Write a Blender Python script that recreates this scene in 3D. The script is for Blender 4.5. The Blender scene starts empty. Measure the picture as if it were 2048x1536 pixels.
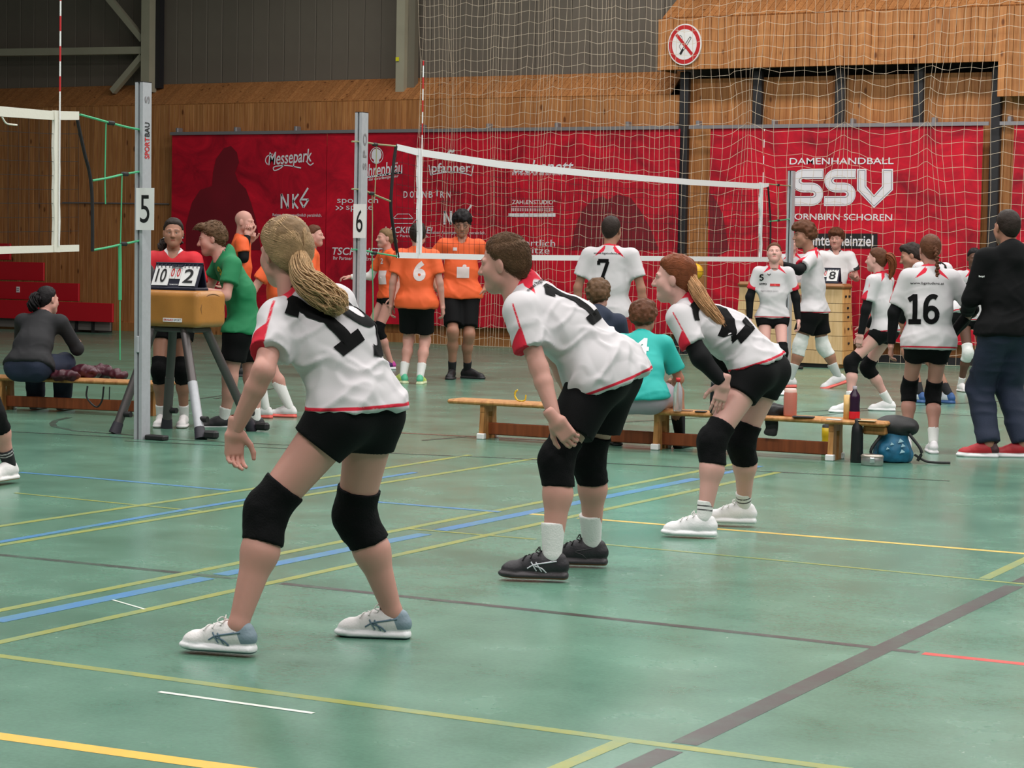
import bpy, bmesh, math, random
import numpy as np
from mathutils import Vector, Matrix
from mathutils.bvhtree import BVHTree

random.seed(7); RNG = np.random.default_rng(7)
SC = bpy.context.scene
COL = SC.collection
pi = math.pi

# ------------------------------------------------------------------ camera
FPX, PITCH, ROLL, YAW, CAMH = 4300.0, .0590321858, .0190354105, .488037516, 1.35
def _cam_axes():
    F = np.array([0, math.cos(PITCH), -math.sin(PITCH)]); R0 = np.array([1., 0, 0]); U0 = np.cross(R0, F)
    R = math.cos(ROLL)*R0 + math.sin(ROLL)*U0; U = -math.sin(ROLL)*R0 + math.cos(ROLL)*U0
    return R, U, F
# hall frame: X runs along the back wall (to the right), Y towards the back wall, Z up
_c, _s = math.cos(YAW), math.sin(YAW)
TO_HALL = np.array([[_c, -_s, 0], [_s, _c, 0], [0, 0, 1.]])
CR, CU, CF = [TO_HALL @ v for v in _cam_axes()]
CC = np.array([0, 0, CAMH])
FH = TO_HALL @ np.array([0, 1., 0]); RH = TO_HALL @ np.array([1., 0, 0])   # level camera forward / right
cam = bpy.data.cameras.new('camera'); camo = bpy.data.objects.new('camera', cam); COL.objects.link(camo)
cam.sensor_width = 36; cam.lens = 36*FPX/2048; cam.clip_end = 200; cam.clip_start = .1
camo.matrix_world = Matrix(((CR[0], CU[0], -CF[0], 0), (CR[1], CU[1], -CF[1], 0), (CR[2], CU[2], -CF[2], CAMH), (0, 0, 0, 1)))
SC.camera = camo

# ------------------------------------------------------------------ light and exposure
SC.view_settings.view_transform = 'Standard'; SC.view_settings.look = 'None'
SC.view_settings.exposure = -0.88; SC.view_settings.gamma = 1; SC.view_settings.use_curve_mapping = False
W = bpy.data.worlds.new('world'); SC.world = W; W.use_nodes = True
W.node_tree.nodes['Background'].inputs[0].default_value = (.95, .97, 1, 1)
W.node_tree.nodes['Background'].inputs[1].default_value = .10
LAMPS = []
def hall_lamp(x, y, power, sx=5.5, sy=.9, z=7.9):
    l = bpy.data.lights.new('ceiling_lamp', 'AREA'); l.shape = 'RECTANGLE'; l.size = sx; l.size_y = sy
    l.energy = power; l.color = (1, .975, .95)
    o = bpy.data.objects.new('ceiling_lamp', l); COL.objects.link(o); o.location = (x, y, z)
    o['label'] = 'long fluorescent ceiling lamp of the sports hall'; o['category'] = 'lamp'; o['group'] = 'ceiling lamps'
    LAMPS.append(o)
for x in (-11.5, -6.0, -.5, 5.0):
    for y in (1.5, 7.5, 13.5, 19.5, 25.0):
        hall_lamp(x, y, 470 if x > -8 else 400, 3.6, .8)

for y in (13.5, 19.5, 25.0): hall_lamp(-16.5, y, 150, 3.0, .8)  # weaker lamp column, added to brighten the middle of the back wall
# ------------------------------------------------------------------ pixel helpers (2048 x 1536 frame)
def ray(x, y): return CF + CR*(x-1024)/FPX + CU*(768-y)/FPX
def G(x, y, z=0.):
    d = ray(x, y); return CC + d*((z-CAMH)/d[2])
def WY(x, y, Y):
    d = ray(x, y); return CC + d*(Y/d[1])
def WX(x, y, X):
    d = ray(x, y); return CC + d*(X/d[0])
def Q(x, y, dep):
    d = ray(x, y); return CC + d*(dep/(d @ FH))
def depth(p): return float((np.asarray(p)-CC) @ FH)
def cv(x, y, z=0.): return RH*x + FH*y + np.array([0, 0, z])
def nrm(v):
    v = np.asarray(v, float); return v/max(np.linalg.norm(v), 1e-9)

# ------------------------------------------------------------------ materials
MATS = {}
def nd(nt, t, **kw):
    n = nt.nodes.new(t)
    for k, v in kw.items(): setattr(n, k, v)
    return n
def mat(name, col, rough=.6, metal=0., bump=0., bscale=40., var=0., vscale=3., spec=.5, trans=0., coat=0., trims=(), objvar=0., aniso=None, sheen=0., alpha=1., sub=0.):
    """procedural principled material; trims = [(attribute, colour)] crisp printed areas"""
    if name in MATS: return MATS[name]
    m = bpy.data.materials.new(name); m.use_nodes = True; nt = m.node_tree; L = nt.links
    b = nt.nodes['Principled BSDF']; b.inputs['Roughness'].default_value = rough; b.inputs['Metallic'].default_value = metal
    b.inputs['Specular IOR Level'].default_value = spec
    if trans: b.inputs['Transmission Weight'].default_value = trans
    if coat: b.inputs['Coat Weight'].default_value = coat
    if sheen: b.inputs['Sheen Weight'].default_value = sheen
    if alpha < 1: b.inputs['Alpha'].default_value = alpha
    if sub:
        b.inputs['Subsurface Weight'].default_value = sub; b.inputs['Subsurface Radius'].default_value = (1, .35, .2); b.inputs['Subsurface Scale'].default_value = .012
    c = (*col, 1) if len(col) == 3 else col
    src = nd(nt, 'ShaderNodeRGB'); src.outputs[0].default_value = c; out = src.outputs[0]
    tc = nd(nt, 'ShaderNodeTexCoord'); vec = tc.outputs['Object']
    if aniso:
        mp = nd(nt, 'ShaderNodeMapping'); mp.inputs['Scale'].default_value = aniso; L.new(vec, mp.inputs[0]); vec = mp.outputs[0]
    if var:
        n = nd(nt, 'ShaderNodeTexNoise'); n.inputs['Scale'].default_value = vscale; n.inputs['Detail'].default_value = 4; L.new(vec, n.inputs['Vector'])
        mr = nd(nt, 'ShaderNodeMapRange'); mr.inputs[1].default_value = .25; mr.inputs[2].default_value = .75; mr.inputs[3].default_value = 1-var; mr.inputs[4].default_value = 1+var; L.new(n.outputs[0], mr.inputs[0])
        mx = nd(nt, 'ShaderNodeVectorMath', operation='SCALE'); L.new(out, mx.inputs[0]); L.new(mr.outputs[0], mx.inputs['Scale']); out = mx.outputs[0]
    if objvar:
        oi = nd(nt, 'ShaderNodeObjectInfo'); mr = nd(nt, 'ShaderNodeMapRange'); mr.inputs[3].default_value = 1-objvar; mr.inputs[4].default_value = 1+objvar; L.new(oi.outputs['Random'], mr.inputs[0])
        mx = nd(nt, 'ShaderNodeVectorMath', operation='SCALE'); L.new(out, mx.inputs[0]); L.new(mr.outputs[0], mx.inputs['Scale']); out = mx.outputs[0]
    for an, tcol in trims:
        at = nd(nt, 'ShaderNodeAttribute', attribute_name=an); mr = nd(nt, 'ShaderNodeMapRange'); mr.inputs[1].default_value = -.0015; mr.inputs[2].default_value = .0015; L.new(at.outputs['Fac'], mr.inputs[0])
        mx = nd(nt, 'ShaderNodeMix', data_type='RGBA'); L.new(mr.outputs[0], mx.inputs['Factor']); L.new(out, mx.inputs[6]); mx.inputs[7].default_value = (*tcol, 1); out = mx.outputs[2]
    L.new(out, b.inputs['Base Color'])
    if bump:
        n = nd(nt, 'ShaderNodeTexNoise'); n.inputs['Scale'].default_value = bscale; n.inputs['Detail'].default_value = 3; L.new(vec, n.inputs['Vector'])
        bp = nd(nt, 'ShaderNodeBump'); bp.inputs['Strength'].default_value = bump; bp.inputs['Distance'].default_value = .01; L.new(n.outputs[0], bp.inputs['Height']); L.new(bp.outputs[0], b.inputs['Normal'])
    MATS[name] = m; return m
def srgb(r, g, b):
    f = lambda c: (c/255/12.92 if c/255 <= .04045 else ((c/255+.055)/1.055)**2.4)
    return (f(r), f(g), f(b))

# ------------------------------------------------------------------ mesh helpers
def np_mesh(name, parts, smooth=True, attrs=None):
    """parts: list of (V (n,3), F (m,k), material_index)"""
    me = bpy.data.meshes.new(name); nv = 0; loops = []; starts = []; tot = []; mi = []; VV = []; ls = 0
    for p in parts:
        V, Fc = np.asarray(p[0], np.float32), np.asarray(p[1], np.int64)
        if len(V) == 0 or len(Fc) == 0: continue
        VV.append(V); k = Fc.shape[1]; loops.append((Fc+nv).ravel()); n = len(Fc)
        starts.append(ls+np.arange(n)*k); tot.append(np.full(n, k)); mi.append(np.full(n, p[2] if len(p) > 2 else 0)); ls += n*k; nv += len(V)
    if not VV: return me
    VV = np.concatenate(VV); loops = np.concatenate(loops); starts = np.concatenate(starts); tot = np.concatenate(tot); mi = np.concatenate(mi)
    me.vertices.add(nv); me.vertices.foreach_set('co', VV.ravel())
    me.loops.add(len(loops)); me.loops.foreach_set('vertex_index', loops.astype(np.int32))
    me.polygons.add(len(starts)); me.polygons.foreach_set('loop_start', starts.astype(np.int32))
    try: me.polygons.foreach_set('loop_total', tot.astype(np.int32))
    except Exception: pass
    me.polygons.foreach_set('material_index', mi.astype(np.int32))
    me.polygons.foreach_set('use_smooth', np.full(len(starts), smooth))
    for k, v in (attrs or {}).items():
        a = me.attributes.new(k, 'FLOAT', 'POINT'); a.data.foreach_set('value', np.asarray(v, np.float32))
    me.update(calc_edges=True); me.validate(); return me
def obj(name, me, mats=None, parent=None, label=None, cat=None, group=None, kind=None):
    o = bpy.data.objects.new(name, me); COL.objects.link(o)
    if mats is not None:
        for m in (mats if isinstance(mats, (list, tuple)) else [mats]):
            if me is not None and len(me.materials) < len(mats if isinstance(mats, (list, tuple)) else [mats]): me.materials.append(m)
    if parent is not None:
        o.parent = parent; o.matrix_parent_inverse = parent_inv(parent)
    if label: o['label'] = label
    if cat: o['category'] = cat
    if group: o['group'] = group
    if kind: o['kind'] = kind
    return o
def parent_inv(p):
    return p.matrix_basis.inverted() if p.parent is None else Matrix.Identity(4)
def empty(name, loc, label, cat, group=None, rz=0.):
    o = obj(name, None, None, None, label, cat, group); o.location = [float(c) for c in loc]; o.rotation_euler = (0, 0, rz); o.empty_display_size = .1
    return o
class MB:
    """collects primitives in world space into one mesh"""
    def __init__(s): s.p = []
    def add(s, V, F, mi=0): s.p.append((np.asarray(V, float), np.asarray(F), mi)); return s
    def box(s, c, d, mi=0, ax=None, bev=0.):
        d = np.asarray(d, float)/2; c = np.asarray(c, float)
        if bev:
            b = min(bev, d.min()*.98); V = []
            for sx in (-1, 1):
                for sy in (-1, 1):
                    for sz in (-1, 1):
                        for k in range(3):
                            e = d-b; e[k] = d[k]; V.append([sx*e[0], sy*e[1], sz*e[2]])
            V = np.array(V); bm = bmesh.new(); vs = [bm.verts.new(v) for v in V]
            r = bmesh.ops.convex_hull(bm, input=vs); bm.verts.index_update(); bmesh.ops.recalc_face_normals(bm, faces=bm.faces)
            V = np.array([v.co for v in bm.verts]); T = [[v.index for v in f.verts] for f in bm.faces]; bm.free()
            if ax is not None: V = V @ np.asarray(ax)
            s.add(V+c, [t for t in T if len(t) == 3], mi); return s
        V = np.array([[x, y, z] for x in (-1, 1) for y in (-1, 1) for z in (-1, 1)])*d
        F = [[0, 1, 3, 2], [4, 6, 7, 5], [0, 4, 5, 1], [2, 3, 7, 6], [0, 2, 6, 4], [1, 5, 7, 3]]
        if ax is not None: V = V @ np.asarray(ax)
        s.add(V+c, F, mi); return s
    def bar(s, a, b, w, h, up=(0, 0, 1), mi=0):
        a, b = np.asarray(a, float), np.asarray(b, float); z = nrm(b-a); x = np.cross(up, z)
        if np.linalg.norm(x) < 1e-4: x = np.cross((0, 1, 0), z)
        x = nrm(x); y = np.cross(z, x)
        return s.box((a+b)/2, (w, h, np.linalg.norm(b-a)), mi, np.array([x, y, z]))
    def tube(s, pts, r, n=8, mi=0, caps=True):
        V, F, C = tube(pts, r, n, caps); s.add(V, F, mi)
        if len(C): s.add(V, C, mi)
        return s
    def lathe(s, prof, c, n=16, mi=0, ax=None):
        prof = np.asarray(prof, float); a = np.arange(n)*2*pi/n; V = []
        for r, z in prof: V += [[r*math.cos(t), r*math.sin(t), z] for t in a]
        F = []
        for i in range(len(prof)-1):
            for j in range(n):
                k = (j+1) % n; F.append([i*n+j, i*n+k, (i+1)*n+k, (i+1)*n+j])
        V = np.array(V)
        if ax is not None: V = V @ np.asarray(ax)
        s.add(V+np.asarray(c), F, mi); return s
    def prism(s, poly, y0, y1, mi=0, frame=None):
        """polygon in local x,z extruded along y; convex or simple"""
        n = len(poly); bm = bmesh.new(); vs = [bm.verts.new((p[0], y0, p[1])) for p in poly]
        f = bm.faces.new(vs); r = bmesh.ops.extrude_face_region(bm, geom=[f])
        for v in r['geom']:
            if isinstance(v, bmesh.types.BMVert): v.co.y = y1
        bmesh.ops.triangulate(bm, faces=bm.faces); bmesh.ops.recalc_face_normals(bm, faces=bm.faces); bm.verts.index_update()
        V = np.array([v.co for v in bm.verts]); T = [[v.index for v in f.verts] for f in bm.faces]; bm.free()
        if frame is not None: V = V @ np.asarray(frame[1]) + np.asarray(frame[0])
        s.add(V, T, mi); return s
    def mesh(s, name, smooth=False): return np_mesh(name, s.p, smooth)
def tube(pts, r, n=6, caps=False):
    P = np.asarray(pts, float); m = len(P); R = np.full(m, r) if np.isscalar(r) else np.asarray(r, float)
    T = np.gradient(P, axis=0) if m > 2 else np.repeat((P[1]-P[0])[None], 2, 0)
    T /= np.maximum(np.linalg.norm(T, axis=1), 1e-9)[:, None]
    ref = np.array([0, 0, 1.]) if abs(T[0][2]) < .9 else np.array([1., 0, 0])
    X = np.cross(ref[None], T); X /= np.maximum(np.linalg.norm(X, axis=1), 1e-6)[:, None]; Y = np.cross(T, X)
    a = np.arange(n)*2*pi/n
    V = (P[:, None]+R[:, None, None]*(np.cos(a)[None, :, None]*X[:, None]+np.sin(a)[None, :, None]*Y[:, None])).reshape(-1, 3)
    i = np.arange(m-1)[:, None]*n; j = np.arange(n)[None]; k = (j+1) % n
    F = np.stack([i+j, i+k, i+n+k, i+n+j], -1).reshape(-1, 4)
    C = []
    if caps:
        for b in (0, (m-1)*n): C += [[b, b+q, b+q+1] for q in range(1, n-1)]
    return V, F, C
def smooth_path(pts, n=8):
    P = np.asarray(pts, float); out = []
    E = np.vstack([2*P[0]-P[1], P, 2*P[-1]-P[-2]])
    for i in range(1, len(E)-2):
        t = np.linspace(0, 1, n, endpoint=False)[:, None]; a, b, c, d = E[i-1], E[i], E[i+1], E[i+2]
        out.append(.5*(2*b+(c-a)*t+(2*a-5*b+4*c-d)*t*t+(3*b-3*c+d-a)*t**3))
    return np.vstack(out+[P[-1:]])

# text -> flat triangles (x right, y up), from the built-in font
_TX = {}
def text2d(s, size=1., bold=0., shear=0., align='CENTER', space=1.):
    key = (s, bold, shear, align, space)
    if key not in _TX:
        cu = bpy.data.curves.new('t', 'FONT'); cu.body = s; cu.size = 1; cu.offset = bold; cu.shear = shear; cu.align_x = align; cu.align_y = 'CENTER'; cu.space_character = space; cu.resolution_u = 4
        o = bpy.data.objects.new('t', cu); COL.objects.link(o); dg = bpy.context.evaluated_depsgraph_get(); dg.update()
        me = bpy.data.meshes.new_from_object(o.evaluated_get(dg)); bm = bmesh.new(); bm.from_mesh(me); bmesh.ops.triangulate(bm, faces=bm.faces); bm.verts.index_update()
        V = np.array([v.co[:2] for v in bm.verts]); F = np.array([[v.index for v in f.verts] for f in bm.faces])
        bm.free(); bpy.data.objects.remove(o); bpy.data.curves.remove(cu); bpy.data.meshes.remove(me)
        _TX[key] = (V, F)
    V, F = _TX[key]; return V*size, F
def strokes2d(lines, w, cap=True):
    """thick polylines -> triangles"""
    VV, FF = [], []; n = 0
    for l in lines:
        l = np.asarray(l, float)
        T = np.gradient(l, axis=0) if len(l) > 2 else np.repeat((l[1]-l[0])[None], 2, 0)
        T /= np.maximum(np.linalg.norm(T, axis=1), 1e-9)[:, None]; N = np.stack([-T[:, 1], T[:, 0]], 1)*w/2
        V = np.vstack([l+N, l-N]); m = len(l)
        for i in range(m-1): FF += [[n+i, n+m+i, n+m+i+1], [n+i, n+m+i+1, n+i+1]]
        VV.append(V); n += 2*m
    return np.vstack(VV), np.array(FF)
def arc(cx, cy, rx, ry, a0, a1, n=20):
    t = np.radians(np.linspace(a0, a1, n)); return np.stack([cx+rx*np.cos(t), cy+ry*np.sin(t)], 1)
# ================================================================== the hall
WALLY = 28.6
M_floor = None
def floor_material():
    m = bpy.data.materials.new('green_sports_floor'); m.use_nodes = True; nt = m.node_tree; L = nt.links; b = nt.nodes['Principled BSDF']
    tc = nd(nt, 'ShaderNodeTexCoord')
    def noise(sc, det, vs, rough=.6):
        mp = nd(nt, 'ShaderNodeMapping'); mp.inputs['Scale'].default_value = vs; L.new(tc.outputs['Object'], mp.inputs[0])
        n = nd(nt, 'ShaderNodeTexNoise'); n.inputs['Scale'].default_value = sc; n.inputs['Detail'].default_value = det; n.inputs['Roughness'].default_value = rough; L.new(mp.outputs[0], n.inputs['Vector']); return n.outputs[0]
    big = noise(.35, 4, (1, 1, 1)); mid = noise(2.2, 5, (1, 1, 1)); fine = noise(60, 3, (1, 1, 1)); scr = noise(3.2, 6, (.55, 3.5, 1), .75)
    r = nd(nt, 'ShaderNodeValToRGB'); r.color_ramp.elements[0].position = .35; r.color_ramp.elements[1].position = .68
    r.color_ramp.elements[0].color = (*srgb(82, 122, 103), 1); r.color_ramp.elements[1].color = (*srgb(102, 145, 126), 1); L.new(big, r.inputs[0])
    r2 = nd(nt, 'ShaderNodeValToRGB'); r2.color_ramp.elements[0].position = .3; r2.color_ramp.elements[1].position = .7
    r2.color_ramp.elements[0].color = (.86, .86, .86, 1); r2.color_ramp.elements[1].color = (1.1, 1.08, 1.08, 1); L.new(mid, r2.inputs[0])
    mx = nd(nt, 'ShaderNodeMix', data_type='RGBA', blend_type='MULTIPLY'); mx.inputs['Factor'].default_value = 1; L.new(r.outputs[0], mx.inputs[6]); L.new(r2.outputs[0], mx.inputs[7])
    r4 = nd(nt, 'ShaderNodeValToRGB'); r4.color_ramp.elements[0].position = .3; r4.color_ramp.elements[1].position = .7
    r4.color_ramp.elements[0].color = (.92, .92, .92, 1); r4.color_ramp.elements[1].color = (1.07, 1.07, 1.07, 1); L.new(fine, r4.inputs[0])
    mxf = nd(nt, 'ShaderNodeMix', data_type='RGBA', blend_type='MULTIPLY'); mxf.inputs['Factor'].default_value = 1; L.new(mx.outputs[2], mxf.inputs[6]); L.new(r4.outputs[0], mxf.inputs[7])
    r3 = nd(nt, 'ShaderNodeValToRGB'); r3.color_ramp.elements[0].position = .66; r3.color_ramp.elements[1].position = .78; r3.color_ramp.elements[0].color = (0, 0, 0, 1); r3.color_ramp.elements[1].color = (.35, .35, .35, 1); L.new(scr, r3.inputs[0])
    mx2 = nd(nt, 'ShaderNodeMix', data_type='RGBA'); L.new(r3.outputs[0], mx2.inputs['Factor']); L.new(mxf.outputs[2], mx2.inputs[6]); mx2.inputs[7].default_value = (*srgb(132, 162, 150), 1)
    L.new(mx2.outputs[2], b.inputs['Base Color'])
    rr = nd(nt, 'ShaderNodeMapRange'); rr.inputs[3].default_value = .16; rr.inputs[4].default_value = .34; L.new(mid, rr.inputs[0]); L.new(rr.outputs[0], b.inputs['Roughness'])
    b.inputs['Specular IOR Level'].default_value = .5
    bp = nd(nt, 'ShaderNodeBump'); bp.inputs['Strength'].default_value = .04; bp.inputs['Distance'].default_value = .02; L.new(scr, bp.inputs['Height']); L.new(bp.outputs[0], b.inputs['Normal'])
    return m
def wood_material(name, c0, c1, sat=1.):
    m = bpy.data.materials.new(name); m.use_nodes = True; nt = m.node_tree; L = nt.links; b = nt.nodes['Principled BSDF']
    tc = nd(nt, 'ShaderNodeTexCoord'); oi = nd(nt, 'ShaderNodeObjectInfo')
    ad = nd(nt, 'ShaderNodeVectorMath', operation='ADD'); cmb = nd(nt, 'ShaderNodeCombineXYZ'); ml = nd(nt, 'ShaderNodeMath', operation='MULTIPLY'); ml.inputs[1].default_value = 37.; L.new(oi.outputs['Random'], ml.inputs[0])
    L.new(ml.outputs[0], cmb.inputs[0]); L.new(ml.outputs[0], cmb.inputs[2]); L.new(tc.outputs['Object'], ad.inputs[0]); L.new(cmb.outputs[0], ad.inputs[1])
    mp = nd(nt, 'ShaderNodeMapping'); mp.inputs['Scale'].default_value = (14, 14, .8); L.new(ad.outputs[0], mp.inputs[0])
    n = nd(nt, 'ShaderNodeTexNoise'); n.inputs['Scale'].default_value = 2.; n.inputs['Detail'].default_value = 5; n.inputs['Distortion'].default_value = .6; L.new(mp.outputs[0], n.inputs['Vector'])
    r = nd(nt, 'ShaderNodeValToRGB'); r.color_ramp.elements[0].position = .3; r.color_ramp.elements[1].position = .72; r.color_ramp.elements[0].color = (*c0, 1); r.color_ramp.elements[1].color = (*c1, 1); L.new(n.outputs[0], r.inputs[0])
    # knots
    mp2 = nd(nt, 'ShaderNodeMapping'); mp2.inputs['Scale'].default_value = (9, 9, 4.2); L.new(ad.outputs[0], mp2.inputs[0])
    v = nd(nt, 'ShaderNodeTexVoronoi'); v.inputs['Scale'].default_value = .55; L.new(mp2.outputs[0], v.inputs['Vector'])
    kr = nd(nt, 'ShaderNodeValToRGB'); kr.color_ramp.elements[0].position = .07; kr.color_ramp.elements[1].position = .14; kr.color_ramp.elements[0].color = (.38, .3, .25, 1); kr.color_ramp.elements[1].color = (1, 1, 1, 1); L.new(v.outputs['Distance'], kr.inputs[0])
    mx = nd(nt, 'ShaderNodeMix', data_type='RGBA', blend_type='MULTIPLY'); mx.inputs['Factor'].default_value = 1; L.new(r.outputs[0], mx.inputs[6]); L.new(kr.outputs[0], mx.inputs[7])
    mr = nd(nt, 'ShaderNodeMapRange'); mr.inputs[3].default_value = .86; mr.inputs[4].default_value = 1.1; L.new(oi.outputs['Random'], mr.inputs[0])
    sc = nd(nt, 'ShaderNodeVectorMath', operation='SCALE'); L.new(mx.outputs[2], sc.inputs[0]); L.new(mr.outputs[0], sc.inputs['Scale'])
    L.new(sc.outputs[0], b.inputs['Base Color']); b.inputs['Roughness'].default_value = .5; b.inputs['Specular IOR Level'].default_value = .35
    return m
M_wood = wood_material('varnished_spruce', srgb(160, 99, 54), srgb(196, 136, 84))
M_bench = wood_material('bench_pine', srgb(160, 104, 56), srgb(205, 150, 92))
M_beam = wood_material('bench_rail_brown', srgb(110, 55, 28), srgb(140, 74, 40))
M_plinth = wood_material('plywood_pale', srgb(200, 164, 116), srgb(222, 190, 145))
M_plinth2 = wood_material('plywood_post', srgb(196, 142, 84), srgb(218, 168, 108))
M_grey = mat('grey_cladding', srgb(104, 94, 84), .75, var=.12, vscale=1.5)
M_steel = mat('painted_steel_beige', srgb(170, 162, 142), .5, var=.06)
M_black = mat('black_padding', srgb(34, 32, 36), .6, bump=.1)
M_alu = mat('brushed_aluminium', srgb(178, 178, 184), .42, .15, var=.06, vscale=30)
M_dark = mat('dark_slot', srgb(28, 26, 28), .6)
M_white = mat('white_paint', srgb(235, 232, 232), .5)
M_tape = mat('white_vinyl_tape', srgb(226, 224, 226), .55, bump=.1, bscale=60)
M_tape5 = mat('cream_vinyl_tape', srgb(222, 216, 205), .55, bump=.1, bscale=60)
M_redp = mat('red_paint', srgb(190, 28, 34), .5)
M_paper = mat('white_paper', srgb(232, 228, 228), .7)
M_ink = mat('black_ink', srgb(22, 20, 22), .6)
M_rope = mat('green_cord', srgb(70, 168, 118), .6)
M_rope2 = mat('pale_cord', srgb(150, 150, 112), .7)
M_cord = mat('net_black_cord', srgb(20, 16, 18), .8)
M_ballnet = mat('white_twine', srgb(206, 188, 166), .8)
M_galv = mat('galvanised_rail', srgb(150, 146, 150), .45, .5)
M_bred = mat('bleacher_red', srgb(196, 20, 36), .45, var=.04)

floor_me = np_mesh('floor', [([[-32, -6, 0], [12, -6, 0], [12, 29.4, 0], [-32, 29.4, 0]], [[0, 1, 2, 3]])], False)
floor = obj('floor', floor_me, floor_material(), kind='structure'); floor['label'] = 'green sports hall floor with painted court lines'
def court_line(pts, w, m, name='court_line', z=.0015):
    """painted line: pixel points on the floor -> thin strip"""
    P = np.array([G(*p) for p in pts]); P[:, 2] = z
    T = np.gradient(P, axis=0) if len(P) > 2 else np.repeat((P[1]-P[0])[None], 2, 0)
    T /= np.linalg.norm(T, axis=1)[:, None]; N = np.stack([-T[:, 1], T[:, 0], 0*T[:, 0]], 1)*w/2
    V = np.vstack([P+N, P-N]); n = len(P); F = [[i, i+1, n+i+1, n+i] for i in range(n-1)]
    return obj(name, np_mesh(name, [(V, F)], False), m, floor)
def worn(name, c, fac=.5):
    m = mat(name, c, .32, var=.06, vscale=9); nt = m.node_tree; L = nt.links; b = nt.nodes['Principled BSDF']; src = b.inputs['Base Color'].links[0].from_socket
    tc = nd(nt, 'ShaderNodeTexCoord'); n = nd(nt, 'ShaderNodeTexNoise'); n.inputs['Scale'].default_value = 5; n.inputs['Detail'].default_value = 8; n.inputs['Roughness'].default_value = .75; L.new(tc.outputs['Object'], n.inputs['Vector'])
    r = nd(nt, 'ShaderNodeMapRange'); r.inputs[1].default_value = .45; r.inputs[2].default_value = .7; r.inputs[3].default_value = fac*.5; r.inputs[4].default_value = min(1, fac*3.2); L.new(n.outputs[0], r.inputs[0])
    mx = nd(nt, 'ShaderNodeMix', data_type='RGBA'); L.new(r.outputs[0], mx.inputs['Factor']); L.new(src, mx.inputs[6]); mx.inputs[7].default_value = (*srgb(96, 141, 120), 1); L.new(mx.outputs[2], b.inputs['Base Color']); return m
LY = worn('line_faded_yellow', srgb(150, 152, 66), .24); LBR = worn('line_bright_yellow', srgb(244, 184, 66), .06); LB = worn('line_blue', srgb(66, 124, 184), .24)
LK = worn('line_black', srgb(44, 38, 38), .2); LK2 = worn('line_brown_black', srgb(58, 42, 46), .1); LR = worn('line_red', srgb(208, 52, 50), .08); LW = worn('line_white', srgb(225, 230, 220), .05)
LYB = worn('line_bronze_yellow', srgb(230, 190, 92), .08)
zk = [0.0005]
def cl(pts, w, m):
    zk[0] += .00003; return court_line(pts, w, m, z=zk[0])
cl([(-400, 1070), (358, 1145.5)], .05, LK); cl([(386, 1148.5), (472, 1157)], .05, LK); cl([(563, 1167), (1024, 1216), (1536, 1271.5), (1836, 1305)], .05, LK2)
cl([(1846, 1307), (2500, 1376)], .05, LR)
cl([(1240, 1547), (1340, 1501)], .08, LK2); cl([(1368, 1488), (2028, 1172)], .08, LK2); cl([(2042, 1165), (2600, 898)], .08, LK2)
cl([(-400, 1258), (512, 1381), (1024, 1449.5), (2400, 1634)], .05, LY)
cl([(-300, 1431), (900, 1597)], .07, LBR); cl([(1060, 1028), (1100, 1031)], .05, LYB); cl([(1157, 1036), (1536, 1066), (2500, 1144)], .05, LYB)
cl([(1250, 1480), (900, 1627)], .05, LY); cl([(1200, 1088), (1536, 1119), (2500, 1212)], .03, LY); cl([(1968, 1158), (2070, 1110)], .05, LY)
cl([(-10, 1223), (472, 1127), (560, 1107.5), (1072, 1006), (1470, 928)], .05, LY)
cl([(-10, 1243), (415, 1156)], .08, LB); cl([(440, 1150), (850, 1068)], .08, LB); cl([(880, 1061), (1395, 957)], .08, LB); cl([(1440, 948), (1520, 932)], .06, LB)
cl([(-10, 1287), (465, 1182), (560, 1162), (1072, 1049), (1560, 944)], .05, LY)
cl([(-10, 1054), (490, 980), (700, 948), (940, 910)], .05, LY); cl([(-10, 1092), (485, 1011), (1072, 917)], .05, LY)
cl([(40, 945), (180, 956), (460, 981)], .05, LB); cl([(740, 1003), (1000, 1024)], .05, LB); cl([(30, 986), (250, 1008), (405, 1023)], .03, LY)
cl([(820, 1058), (1072, 1079)], .03, LY); cl([(-10, 1086), (385, 1017), (560, 988), (830, 945)], .05, LB)
cl([(318, 1384), (627, 1427)], .022, LW); cl([(225, 1200), (290, 1219)], .012, LW)
cl([(-10, 862), (270, 876), (700, 896)], .04, LK); cl([(250, 882), (480, 893), (905, 912), (985, 915), (1900, 962)], .04, LK)
cl([(105, 847), (108, 853), (150, 862), (300, 873)], .05, LK); cl([(105, 847), (112, 841), (140, 835)], .05, LK)
cl([(780, 865), (955, 874), (1100, 881)], .05, worn('line_dark_red', srgb(120, 60, 50), .1)); cl([(845, 881), (930, 874)], .04, LK)
cl([(370, 802), (480, 786)], .04, LK); cl([(430, 798), (560, 775)], .04, LK); cl([(1225, 846), (1560, 826), (2048, 800)], .04, LK); cl([(1550, 842), (1740, 820), (2048, 838)], .03, LK)

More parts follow.
